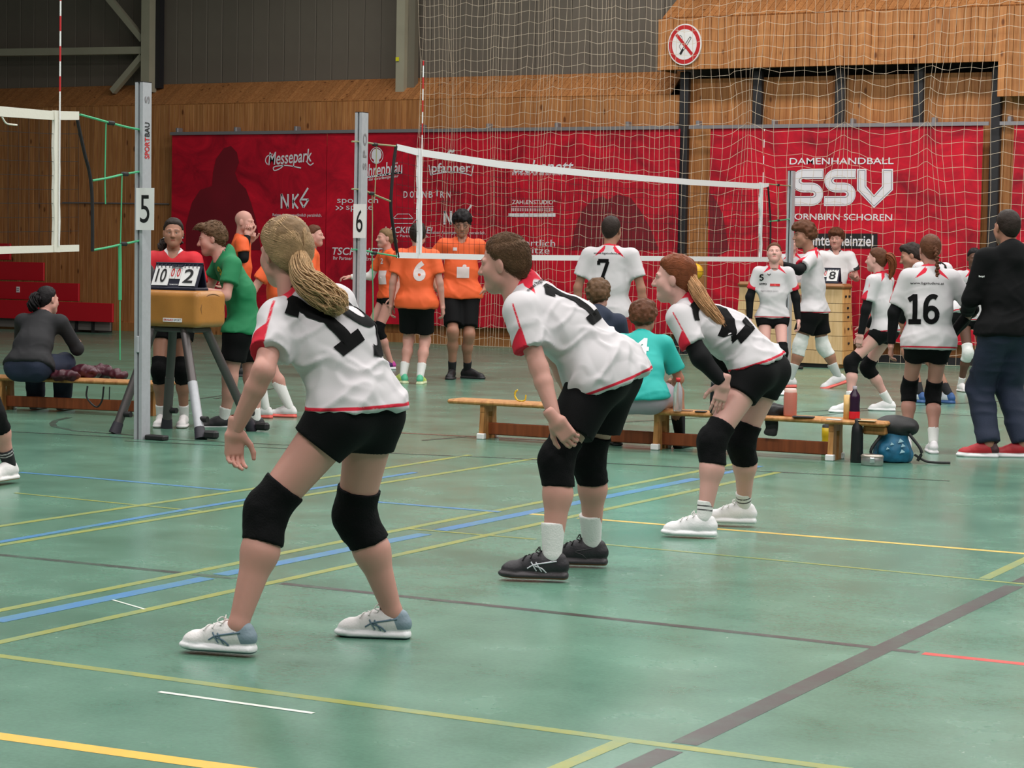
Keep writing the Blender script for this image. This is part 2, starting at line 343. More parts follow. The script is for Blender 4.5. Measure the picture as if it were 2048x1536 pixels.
# ---------------- back wall
ZT = WY(1000, 197, WALLY)[2]        # top edge of the vertical planking
X0, X1 = WY(-60, 500, WALLY)[0]-1.5, WY(2110, 500, WALLY)[0]+6.0
wall = obj('wall_back', MB().box(((X0+X1)/2, WALLY+.46, ZT/2-.01), (X1-X0, .2, ZT-.02)).mesh('wall_back'), M_dark, kind='structure'); wall['label'] = 'wood-planked back wall of the sports hall'
PW = .098
pl_me = MB().box((0, 0, 0), (PW-.003, .05, ZT), bev=.004).mesh('plank'); pl_me.materials.append(M_wood)
OPX0, OPX1 = WY(1378, 400, WALLY)[0], WY(1976, 400, WALLY)[0]   # gate opening with recessed boards
n = int((X1-X0)/PW)
def child(name, me, parent, loc, rot=None):
    o = bpy.data.objects.new(name, me); COL.objects.link(o); o.parent = parent; o.location = [float(c) for c in loc]
    if rot is not None: o.rotation_euler = rot
    return o
rec_me = MB().box((0, 0, 0), (PW-.003, .05, 3.94), bev=.004).mesh('plank'); rec_me.materials.append(M_wood)
for i in range(n):
    x = X0+PW*(i+.5)
    if OPX0 < x < OPX1: child('plank', rec_me, wall, (x, WALLY+.06, 1.98))
    else: child('plank', pl_me, wall, (x, WALLY, ZT/2))
# sloping ledge of planks above the wall
LEDGE_D, LEDGE_H = .55, WY(1000, 160, WALLY)[2]-ZT+.0
BULX = WY(1345, 150, WALLY)[0]
led = obj('trim_1', MB().box(((X0+BULX)/2, WALLY+LEDGE_D/2+.05, ZT-.3), (BULX-X0, LEDGE_D, .1)).mesh('trim_1'), M_dark, kind='structure'); led['label'] = 'sloping planked ledge along the top of the wooden wall'
sl = math.hypot(LEDGE_D, LEDGE_H+.1); ang = math.atan2(LEDGE_H+.1, LEDGE_D)
led_me = MB().box((0, 0, 0), (PW-.006, sl, .03)).mesh('plank'); led_me.materials.append(M_wood)
for i in range(n):
    x = X0+PW*(i+.5)
    if x < BULX: child('plank', led_me, led, (x, WALLY-.02+LEDGE_D/2, ZT+(LEDGE_H+.1)/2), (ang, 0, 0))
# grey cladding above
UY = WALLY+LEDGE_D
ucl = obj('wall_upper', MB().box(((X0+X1)/2, UY+.2, 6.4), (X1-X0, .1, 5.8)).mesh('wall_upper'), M_dark, kind='structure'); ucl['label'] = 'grey sheet cladding high on the back wall'
pm = MB().box((0, 0, 0), (.30, .05, 5.0), bev=.01).mesh('cladding_panel'); pm.materials.append(mat('grey_cladding_v', srgb(112, 102, 92), .75, objvar=.06, var=.1, vscale=1.2))
k = 0; x = X0
while x < X1:
    child('cladding_panel', pm, ucl, (x+.152, UY+.02, ZT+LEDGE_H+2.5-.08)); x += .305
# steel columns and braces
def steel(name, label, bars, group=None):
    o = empty(name, bars[0][0], label, 'steel frame', group); mb = MB()
    for a, b, w, h in bars: mb.bar(a, b, w, h, up=(0, 1, 0))
    p = obj('beam', mb.mesh('beam'), M_steel, o); return o
CY = UY-.32
def cpx(x, y): return WY(x, y, CY)
a, b = cpx(297, 182), cpx(300, -60); b[0] = a[0]
st = empty('steel_frame', a, 'beige steel frame with diagonal braces standing on the ledge', 'steel frame')
obj('column', MB().bar(a+[0, 0, -.02], [a[0], CY, 8.2], .17, .2, (0, 1, 0)).mesh('column'), M_steel, st)
obj('column_flange', MB().bar(a+[.13, .12, .05], [a[0]+.13, CY+.12, 8.2], .09, .12, (0, 1, 0)).mesh('flange'), M_black, st)
obj('cross_beam', MB().bar(cpx(-120, 107), cpx(289, 101), .13, .12, (0, 0, 1)).mesh('b'), M_steel, st)
obj('diagonal_brace', MB().bar(cpx(196, -30), cpx(287, 80), .10, .1, (0, 1, 0)).mesh('b'), M_steel, st)
obj('diagonal_brace', MB().bar(cpx(286, 112), cpx(226, 183), .10, .1, (0, 1, 0)).mesh('b'), M_steel, st)
a = cpx(803, 182)
st2 = empty('steel_column', a, 'beige steel column with a small yellow sticker above the ledge', 'column')
obj('column', MB().bar(a+[0, 0, -.02], [a[0], CY, 8.2], .15, .12, (0, 1, 0)).mesh('column'), M_steel, st2)
obj('shaded_side', MB().bar(a+[.14, .1, .0], [a[0]+.14, CY+.1, 8.2], .12, .12, (0, 1, 0)).mesh('column'), mat('steel_shade', srgb(120, 112, 98), .6), st2)  # shaded side face of the column, its shade put into a darker steel colour
s_ = cpx(800, 119); obj('sticker', MB().box(s_+[0, -.08, 0], (.055, .01, .06)).mesh('sticker'), mat('yellow_sticker', srgb(235, 225, 40), .5), st2)
# wooden bulkhead over the gate opening
BY = WALLY-.32
bx0 = WY(1322, 80, BY)[0]; bz0, bz1 = WY(1500, 136, BY)[2], WY(1500, 32, BY)[2]
bxs = WY(1996, 150, BY)[0]; bz2 = WY(2020, 193, BY)[2]
bul = obj('wall_bulkhead', MB().box(((bx0+X1)/2+.06, BY+.32, (bz0+bz1)/2+.02), (X1-bx0-.14, .5, bz1-bz0-.05)).box(((bxs+X1)/2+.04, BY+.3, (bz0+bz2)/2+.02), (X1-bxs-.1, .44, bz0-bz2)).mesh('b'), M_dark, kind='structure'); bul['label'] = 'projecting wooden bulkhead over the gate opening'
for nm, xa, xb, za, zb in (('plank', bx0, bxs, bz0, bz1), ('plank', bxs, X1, bz2, bz1)):
    me = MB().box((0, 0, 0), (PW-.006, .05, zb-za), bev=.004).mesh('plank'); me.materials.append(M_wood)
    for i in range(int(round((xb-xa)/PW))): child(nm, me, bul, (xa+PW*(i+.5), BY, (za+zb)/2))
tp = MB().box((0, 0, 0), (PW-.006, .85, .03)).mesh('plank'); tp.materials.append(M_wood)
for i in range(int((X1-bx0)/PW)): child('plank', tp, bul, (bx0+PW*(i+.5), BY+.4, bz1+.24), (math.radians(32), 0, 0))
sd = MB().box((0, 0, 0), (.04, .6, bz1-bz0)).mesh('end_board'); sd.materials.append(M_wood); child('end_board', sd, bul, (bx0-.02, BY+.29, (bz0+bz1)/2))
# black padded posts of the gate
for x, y, gl in ((1369, 200, 'black padded gate post between the ZAHLENSTUDIO banner and the SSV banner'), (1515, 200, None), (1680, 200, None), (1837, 200, None), (1990, 300, 'black padded gate post behind the man in black')):
    p = WY(x, y, WALLY-.1)
    obj('gate_post', MB().box((p[0], WALLY-.085, bz0/2-.02), (.135, .1, bz0+.02), bev=.012).mesh('gate_post'), M_black, None, gl or 'black padded gate post rising from behind the SSV banner to the bulkhead', 'post', None if gl else 'gate posts behind the SSV banner')
# skirting
sk = obj('baseboard_back', MB().box(((X0+OPX0)/2, WALLY-.05, .07), (OPX0-X0, .05, .14)).mesh('b'), M_wood, kind='structure'); sk['label'] = 'low wooden skirting board'
sk2 = obj('baseboard_gate', MB().box(((OPX0+X1)/2, WALLY-.05, .05), (X1-OPX0, .05, .10)).mesh('b'), M_black, kind='structure'); sk2['label'] = 'black skirting strip under the gate'

# ceiling, out of view above, so the hall is roofed
cei = obj('ceiling', MB().box((-11, 12, 8.3), (42, 37, .2)).mesh('c'), mat('ceiling_white', srgb(150, 145, 138), .8), kind='structure'); cei['label'] = 'hall ceiling carrying the lamps'

# ---------------- banner rails and banners
M_ban = bpy.data.materials.new('red_banner_cloth'); M_ban.use_nodes = True
def _ban(m):
    nt = m.node_tree; L = nt.links; b = nt.nodes['Principled BSDF']; tc = nd(nt, 'ShaderNodeTexCoord')
    mp = nd(nt, 'ShaderNodeMapping'); mp.inputs['Scale'].default_value = (1, 1, 1.3); L.new(tc.outputs['Object'], mp.inputs[0])
    n = nd(nt, 'ShaderNodeTexNoise'); n.inputs['Scale'].default_value = 1.6; n.inputs['Detail'].default_value = 7; n.inputs['Roughness'].default_value = .68; n.inputs['Distortion'].default_value = .8; L.new(mp.outputs[0], n.inputs['Vector'])
    r = nd(nt, 'ShaderNodeValToRGB'); r.color_ramp.elements[0].position = .3; r.color_ramp.elements[1].position = .72
    r.color_ramp.elements[0].color = (*srgb(130, 8, 30), 1); r.color_ramp.elements[1].color = (*srgb(222, 20, 48), 1); e = r.color_ramp.elements.new(.5); e.color = (*srgb(184, 14, 40), 1)
    L.new(n.outputs[0], r.inputs[0]); L.new(r.outputs[0], b.inputs['Base Color']); b.inputs['Roughness'].default_value = .6; b.inputs['Specular IOR Level'].default_value = .3
_ban(M_ban)
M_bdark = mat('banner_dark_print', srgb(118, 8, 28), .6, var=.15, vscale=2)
M_wprint = mat('banner_white_print', srgb(228, 224, 230), .6)
BNY = WALLY-.20
zb_top, zb_bot = WY(1000, 262, BNY)[2], WY(1000, 656, BNY)[2]
def banner(xa, xb, label, amp=.003):
    pa, pb = WY(xa, 400, BNY)[0], WY(xb, 400, BNY)[0]
    nx, nz = 40, 14; X = np.linspace(pa, pb, nx); Z = np.linspace(zb_bot, zb_top, nz)
    XX, ZZ = np.meshgrid(X, Z, indexing='ij'); YY = BNY+amp*np.sin(XX*5.3+ZZ*.7)*(1-(ZZ-zb_bot)/(zb_top-zb_bot)*.8)
    V = np.stack([XX, YY, ZZ], -1).reshape(-1, 3); F = [[i*nz+j, (i+1)*nz+j, (i+1)*nz+j+1, i*nz+j+1] for i in range(nx-1) for j in range(nz-1)]
    V2 = V+[0, .006, 0]; o = empty('banner', ((pa+pb)/2, BNY, zb_bot), label, 'banner')
    c = obj('cloth', np_mesh('cloth', [(V, F), (V2, [f[::-1] for f in F])], True), M_ban, o); return o
ban1 = banner(343, 652, 'red sponsor banner with the script word Messepark')
ban2 = banner(653, 1014, 'red sponsor banner with an oval bust emblem and the name pfanner')
ban3 = banner(1015, 1357, 'red sponsor banner with the word ZAHLENSTUDIO')
ban4 = banner(1418, 1962, 'red banner with big white letters SSV')
ban5 = banner(2024, 2120, 'red banner at the far side of the black gate post', .01)
def rail(xa, xb, label):
    pa, pb = WY(xa, 259, BNY)[0], WY(xb, 259, BNY)[0]; z = zb_top+.02
    o = empty('banner_rail', (pa, BNY, z), label, 'rail'); obj('bar', MB().box(((pa+pb)/2, BNY-.01, z), (pb-pa, .035, .05)).mesh('bar'), M_galv, o)
    x = pa+.12
    while x < pb:
        obj('bracket', MB().box((x, BNY+.06, z+.05), (.05, .14, .09), bev=.01).mesh('bracket'), M_galv, o); x += 1.15
rail(342, 1358, 'galvanised rail holding the sponsor banners'); rail(1379, 1978, 'galvanised rail holding the banner with the letters SSV'); rail(2000, 2110, 'galvanised rail beyond the last black gate post')
def ban_px(px, py): p = WY(px, py, BNY-.005); return p
def wall_print(parent, tri, center, size_px, m=None, name='lettering', fit='w', rot=0., y=BNY-.006):
    """flat print on the banner: 2-D triangles fitted to a pixel box centre/size"""
    V, F = tri; V = V.copy(); mn, mxx = V.min(0), V.max(0); V -= (mn+mxx)/2; d = mxx-mn
    c = WY(*center, y); w = WY(center[0]+size_px[0]/2, center[1], y)[0]-WY(center[0]-size_px[0]/2, center[1], y)[0]
    h = WY(center[0], center[1]-size_px[1]/2, y)[2]-WY(center[0], center[1]+size_px[1]/2, y)[2]
    V[:, 0] *= w/d[0]; V[:, 1] *= h/max(d[1], 1e-6)
    if rot:
        c_, s_ = math.cos(rot), math.sin(rot); V = V @ np.array([[c_, s_], [-s_, c_]])
    P = np.stack([c[0]+V[:, 0], np.full(len(V), y), c[2]+V[:, 1]], 1)
    return obj(name, np_mesh(name, [(P, F)], False), m or M_wprint, parent)
def poly2d(pts):
    bm = bmesh.new(); f = bm.faces.new([bm.verts.new((p[0], p[1], 0)) for p in pts]); bmesh.ops.triangulate(bm, faces=[f]); bm.verts.index_update()
    V = np.array([v.co[:2] for v in bm.verts]); F = np.array([[v.index for v in f.verts] for f in bm.faces]); bm.free(); return V, F
def poly_px(parent, pts, m, name='printed_figure', y=BNY-.0045):
    P = np.array([WY(p[0], p[1], y) for p in pts]); V, F = poly2d(P[:, [0, 2]])
    return obj(name, np_mesh(name, [(np.stack([V[:, 0], np.full(len(V), y), V[:, 1]], 1), F)], False), m, parent)
def strokes_px(parent, lines, wpx, m=None, name='lettering', y=BNY-.006):
    L2 = [np.array([WY(p[0], p[1], y)[[0, 2]] for p in l]) for l in lines]; w = wpx*.0068
    V, F = strokes2d(L2, w); return obj(name, np_mesh(name, [(np.stack([V[:, 0], np.full(len(V), y), V[:, 1]], 1), F)], False), m or M_wprint, parent)
T = text2d
# dark figure prints
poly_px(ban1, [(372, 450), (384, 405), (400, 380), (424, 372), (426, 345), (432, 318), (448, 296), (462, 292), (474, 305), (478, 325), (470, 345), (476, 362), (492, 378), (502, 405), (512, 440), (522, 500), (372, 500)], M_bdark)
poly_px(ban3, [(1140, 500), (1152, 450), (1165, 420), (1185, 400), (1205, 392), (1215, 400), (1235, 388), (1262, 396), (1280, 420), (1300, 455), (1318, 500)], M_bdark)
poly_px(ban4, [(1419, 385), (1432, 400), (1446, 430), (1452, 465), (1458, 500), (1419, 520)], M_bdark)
# logos
wall_print(ban1, T('Messepark', 1, .012, .25), (580, 318), (88, 34), rot=math.radians(4))
strokes_px(ban1, [smooth_path([(535, 329), (531, 322), (534, 313), (545, 308)], 5), smooth_path([(568, 330), (560, 337), (549, 341), (547, 335), (556, 332), (575, 331), (602, 336)], 5), smooth_path([(612, 322), (620, 330), (627, 326)], 5)], 2.6)
strokes_px(ban1, [[(563, 417), (563, 388)], [(563, 388), (576, 417)], [(576, 417), (576, 388)], [(586, 417), (586, 388)], [(597, 388), (586, 403)], [(586, 403), (596, 417)], [(616, 376), (600, 402)], [(600, 402), (607, 415)], [(607, 415), (617, 399)], [(617, 399), (604, 399)]], 4.6)
wall_print(ban1, T('Reisen Aussergewöhnlich persönlich.', 1, .005), (594, 431), (98, 8))
wall_print(ban2, T('sportlich', 1, 0), (715, 402), (82, 16)); wall_print(ban2, T('>>', 1, .01), (679, 416), (15, 10)); wall_print(ban2, T('spitze', 1, 0), (719, 416), (54, 15))
wall_print(ban2, T('TSCHENETT', 1, .01, .2), (720, 503), (112, 15)); wall_print(ban2, T('Ihr Partner für die Erste Hilfe!', 1, .004), (718, 517), (104, 7))
strokes_px(ban2, [arc(753, 311, 13, 16, 0, 360, 24)], 1.6, name='emblem_ring')
poly_px(ban2, [(747, 326), (748, 320), (743, 316), (743, 306), (747, 299), (754, 297), (761, 301), (763, 309), (762, 316), (758, 320), (759, 326)], M_wprint, 'emblem_bust', BNY-.006)
wall_print(ban2, T('mohrenbräu', 1, .012, .2), (758, 339), (94, 26), rot=math.radians(5)); strokes_px(ban2, [[(715, 357), (802, 345)]], 4)
wall_print(ban2, T('das vorarlberger bier', 1, .006, .2), (767, 356), (60, 7), rot=math.radians(6))
wall_print(ban2, T('pfanner', 1, .018), (902, 338), (78, 24))
strokes_px(ban2, [[(858, 330), (861, 350)], smooth_path([(861, 350), (880, 346), (902, 344), (925, 346), (943, 351)], 5), [(943, 351), (947, 331)]], 2.4)
strokes_px(ban2, [smooth_path([(895, 308), (900, 302), (905, 303), (909, 300)], 4)], 5)
for i, ch in enumerate('DORNBIRN'): wall_print(ban2, T(ch, 1, .015), (811+i*12.6-(2 if i > 5 else 0), 389 if ch != 'I' else 386), (8 if ch != 'I' else 3, 13))
strokes_px(ban2, [[(786, 437), (795, 428)], [(795, 428), (818, 428)], [(818, 428), (826, 437)], [(788, 437), (826, 437)], [(786, 447), (826, 447)], [(781, 440), (788, 445)], [(826, 445), (833, 438)]], 1.4, name='car_outline')
wall_print(ban2, T('LACKIEREREI', 1, .012, .15), (817, 460), (96, 13)); wall_print(ban2, T('Ihr Partner in Lack', 1, .004), (822, 472), (70, 5))
strokes_px(ban2, [[(889, 449), (889, 422)], [(889, 422), (902, 449)], [(902, 449), (902, 422)], [(913, 449), (913, 422)], [(924, 422), (913, 436)], [(913, 436), (923, 449)], [(943, 410), (927, 434)], [(927, 434), (934, 448)], [(934, 448), (944, 432)], [(944, 432), (931, 432)]], 4.6)
wall_print(ban2, T('Reisen Aussergewöhnlich persönlich.', 1, .005), (916, 466), (110, 8))
wall_print(ban3, T('tschenett.', 1, .01, .2), (1088, 333), (124, 26)); wall_print(ban3, T('Ihr Partner für die Sicherheit', 1, .004), (1075, 347), (102, 7))
wall_print(ban3, T('ZAHLENSTUDIO°', 1, .008), (1067, 404), (86, 9)); strokes_px(ban3, [[(1017, 430), (1111, 430)]], 7.5)
strokes_px(ban3, [[(1024+i*3.4, 416), (1024+i*3.4, 422.5)] for i in range(25)], 1.7); strokes_px(ban3, [[(1023, 413.5), (1107, 413.5)]], 1)
wall_print(ban3, T('sportlich', 1, 0), (1068, 488), (84, 18)); wall_print(ban3, T('spitze', 1, 0), (1070, 503), (58, 16))
wall_print(ban4, T('DAMENHANDBALL', 1, .008), (1682, 322), (208, 13))
def ssv_S(x, y, w, h, m, wd, yy):
    top, mid, bot = y+wd/2, y+h/2, y+h-wd/2; rx = (mid-top)/2*1.05; hw_ = wd/2
    l = [(x+w, top)] + [(x+hw_+rx+rx*math.cos(t), (top+mid)/2-(mid-top)/2*math.sin(t)) for t in np.radians(np.linspace(90, 270, 12))] + [(x+w-hw_-rx+rx*math.cos(t), (mid+bot)/2-(bot-mid)/2*math.sin(t)) for t in np.radians(np.linspace(90, -90, 12))] + [(x, bot)]
    strokes_px(ban4, [l], wd, m, 'lettering', yy)
for xs in (1583, 1648):
    ssv_S(xs, 338, 64, 74, M_wprint, 20, BNY-.006); ssv_S(xs+1.5, 341, 61, 68, mat('letter_grey_outline', srgb(120, 110, 125), .6), 15, BNY-.0075); ssv_S(xs+2, 341.6, 60, 66.8, M_wprint, 13, BNY-.009)
poly_px(ban4, [(1714, 338), (1733, 338), (1733, 372), (1748, 390), (1764, 372), (1764, 338), (1786, 338), (1786, 380), (1748, 416), (1714, 380)], M_wprint, 'lettering', BNY-.006)
strokes_px(ban4, [[(1717, 341), (1730, 341)], [(1730, 341), (1730, 373)], [(1730, 373), (1748, 394)], [(1748, 394), (1767, 373)], [(1767, 373), (1767, 341)], [(1767, 341), (1783, 341)], [(1783, 341), (1783, 379)], [(1783, 379), (1748, 412)], [(1748, 412), (1717, 379)], [(1717, 379), (1717, 341)]], 1.2, mat('letter_grey_outline', srgb(120, 110, 125), .6), 'lettering', BNY-.0075)
wall_print(ban4, T('DORNBIRN SCHOREN', 1, .008), (1678, 434), (210, 13))
poly_px(ban4, [(1596, 467), (1755, 467), (1755, 497), (1596, 497)], M_ink, 'slogan_panel', BNY-.006); wall_print(ban4, T('einteameinziel', 1, .014), (1680, 481), (132, 22), y=BNY-.0075)

# no smoking sign
sg = WY(1369, 89, BY-.06); so = empty('no_smoking_sign', sg, 'round white no-smoking sign with red ring on the wooden bulkhead', 'sign')
rs = .275
def disc(r, y, m, name, h=.008):
    a = np.arange(48)*2*pi/48; V = [[sg[0]+r*.93*math.cos(t), y+d, sg[2]+r*1.06*math.sin(t)] for d in (0, h) for t in a]
    F = [[i, (i+1) % 48, 48+(i+1) % 48, 48+i] for i in range(48)]
    me = np_mesh(name, [(V, F), (V+[[sg[0], y, sg[2]]], [[i, (i+1) % 48, 96] for i in range(48)])], False); return obj(name, me, m, so)
disc(rs, sg[1], M_paper, 'plate', .03); disc(rs*.94, sg[1]-.003, M_redp, 'ring', .003); disc(rs*.74, sg[1]-.006, M_paper, 'field', .003)
def sgn(lines, w, m, name, y):
    V, F = strokes2d(lines, w); return obj(name, np_mesh(name, [(np.stack([sg[0]+V[:, 0]*.93, np.full(len(V), y), sg[2]+V[:, 1]*1.06], 1), F)], False), m, so)
sgn([[(-.03, -.06), (.09, .10)], [(.09, .10), (.112, .085)], [(.112, .085), (.0, -.075)]], .008, M_ink, 'cigarette', sg[1]-.009); sgn([[(-.065, -.13), (-.015, -.06)]], .035, M_ink, 'filter', sg[1]-.009)
sgn([smooth_path([(-.05, -.07), (-.08, -.02), (-.03, .05), (-.06, .12), (-.11, .10)], 6)], .006, M_ink, 'smoke', sg[1]-.009); sgn([[(-.135, .135), (.135, -.135)]], .042, M_redp, 'slash', sg[1]-.012)

# bleachers, pushed in against the wall
for k, (xe, yt, yb) in enumerate(((225, 607, 645), (157, 567, 603), (87, 525, 562), (20, 487, 520))):
    Y = WALLY-1.25+.2*k; p1, p2 = WY(xe, yt, Y), WY(xe, yb, Y); xl = X0+.02
    o = empty('bleacher_row', ((xl+p1[0])/2, Y, p2[2]), ['lowest red bleacher board above the grey plinth', 'second red bleacher board with a paper label', 'third red bleacher board up the wall', 'top red bleacher board in the corner'][k], 'bleacher', 'pushed-in red bleachers')
    obj('front_board', MB().box(((xl+p1[0])/2, Y+.02, (p1[2]+p2[2])/2), (p1[0]-xl, .04, p1[2]-p2[2]), bev=.006).mesh('b'), M_bred, o)
    obj('deck', MB().box(((xl+p1[0])/2-.2, Y+.25, p2[2]+.02), (p1[0]-xl-.45, .4, .03)).mesh('b'), M_dark, o)
    if k == 0:
        for s, xx in enumerate((100, 123, 155, 188)):
            q = WY(xx, 651, Y+.1); obj('support', MB().box((q[0], Y+.3, p2[2]/2), (.03, .5, p2[2])).mesh('b'), M_dark, o)
        obj('plinth', MB().box(((xl+p1[0])/2-.05, Y+.12, p2[2]/2+.02), (p1[0]-xl-.16, .04, p2[2]-.04)).mesh('b'), mat('plinth_grey', srgb(120, 112, 108), .6), o)
    lab = {0: (108, 622), 1: (36, 579)}.get(k)
    if lab:
        q = WY(*lab, Y-.004); obj('paper_label', MB().box(q, (.07, .006, .095)).mesh('l'), M_paper, o); obj('label_print', MB().box(q+[0, -.004, .015], (.05, .003, .012)).box(q+[0, -.004, -.015], (.045, .003, .012)).mesh('l'), mat('label_grey', srgb(120, 120, 130), .7), o)
    if k == 0: q = WY(94, 619, Y-.004); obj('lock_button', MB().lathe([(0, 0), (.02, 0), (.02, .01)], q, 12, ax=[[1, 0, 0], [0, 0, 1], [0, 1, 0]]).mesh('l'), M_white, o)
# thin conduit along the left wall
p, q = WY(125, 405, WALLY-.05), WY(338, 408, WALLY-.05)
obj('wall_conduit', MB().tube([p, q], .012, 6).mesh('c'), M_galv, None, 'thin pipe running along the dark left part of the wooden wall', 'pipe')
# ================================================================== nets and posts
g5, g3 = G(284, 878), G(1573, 737)
def along(px):
    t = np.linspace(-.6, 1.3, 4000)[:, None]; P = g5+(g3-g5)*t; d = P-CC; x = 1024+FPX*(d @ CR)/(d @ CF); return P[np.argmin(abs(x-px))]
g6 = along(715)
def NX(px, py, n=5):
    """pixel onto the vertical plane of the net line"""
    d = ray(px, py); nn = np.array([g3[1]-g5[1], -(g3[0]-g5[0]), 0]); return CC+d*(((g5-CC) @ nn)/(d @ nn))
def post(name, g, h, label, letter, lean=0.):
    o = empty(name, g, label, 'net post'); w, dp = .068, .10
    top = np.array([g[0], g[1]-lean, h])
    ax = np.array([[1., 0, 0], nrm([0, 1, lean/h]), nrm([0, -lean/h, 1])])
    L = np.linalg.norm(top-g)
    def bx(nm, dx, dy, z0, z1, sx, sy, m, bev=0): return obj(nm, MB().box(g+ax.T @ np.array([dx, dy, (z0+z1)/2]), (sx, sy, z1-z0), 0, ax, bev).mesh(nm), m, o)
    bx('profile', -.021, .0, 0, L, .026, dp, M_alu); bx('profile', .021, .0, 0, L, .026, dp, M_alu); bx('slot', 0, .008, 0, L-.02, .02, dp-.03, M_dark); bx('end_cap', 0, 0, L, L+.006, w, dp, M_dark)
    bx('slider', 0, -.052, .62, .74, .024, .02, M_alu, .006)
    obj('floor_bracket', MB().box(g+[.13, 0, .018], (.17, .07, .035), bev=.008).mesh('br'), M_dark, o)
    if letter:
        # lettering runs up the narrow side of the post
        for txt, z, h_, m in letter:
            V, F = T(txt, 1, .02); V = V-(V.min(0)+V.max(0))/2; sc = h_/(V[:, 0].max()-V[:, 0].min()); V = V*[sc, .055/(V[:, 1].max()-V[:, 1].min())]
            P = np.stack([np.full(len(V), g[0]+w/2+.0025), g[1]-V[:, 1]-lean*z/h, z+V[:, 0]], 1); obj('lettering', np_mesh('lettering', [(P, F)], False), m, o)
    return o
post('volleyball_post', g5, 2.53, 'aluminium volleyball post with red and black lettering beside the leather buck', [('SPORT', 2.07, .15, M_redp), ('BAU', 2.20, .10, M_ink), ('S', 2.41, .05, M_galv)], .02)
post('volleyball_post', g6, 2.52, 'aluminium volleyball post between the two nets, in front of the oval bust emblem', [('S P O', 2.2, .3, M_galv)])
post('volleyball_post', g3, 2.50, 'aluminium volleyball post beside the tall wooden vaulting box', [])
def number_sign(ch, px, py, wpx, hpx, g, label):
    Y = g[1]-.078; c = WY(px, py, Y); a, b = WY(px-wpx/2, py, Y), WY(px+wpx/2, py, Y); t, u = WY(px, py-hpx/2, Y), WY(px, py+hpx/2, Y); w, h = b[0]-a[0], t[2]-u[2]
    o = empty('number_sign', c, label, 'sign'); obj('sheet', MB().box(c, (w, .003, h)).mesh('s'), M_paper, o)
    V, F = T(ch, 1, .0); V = V-(V.min(0)+V.max(0))/2; V = V*[w*.52/np.ptp(V[:, 0]), h*.66/np.ptp(V[:, 1])]
    obj('numeral', np_mesh('n', [(np.stack([c[0]+V[:, 0], np.full(len(V), c[1]-.003), c[2]+V[:, 1]], 1), F)], False), M_ink, o)
number_sign('5', 290, 418, 36, 84, g5, 'paper sheet with a bold 5 on the post beside the leather buck')
number_sign('6', 719, 442, 25, 68, g6, 'paper sheet numbered six, taped below the oval bust emblem')

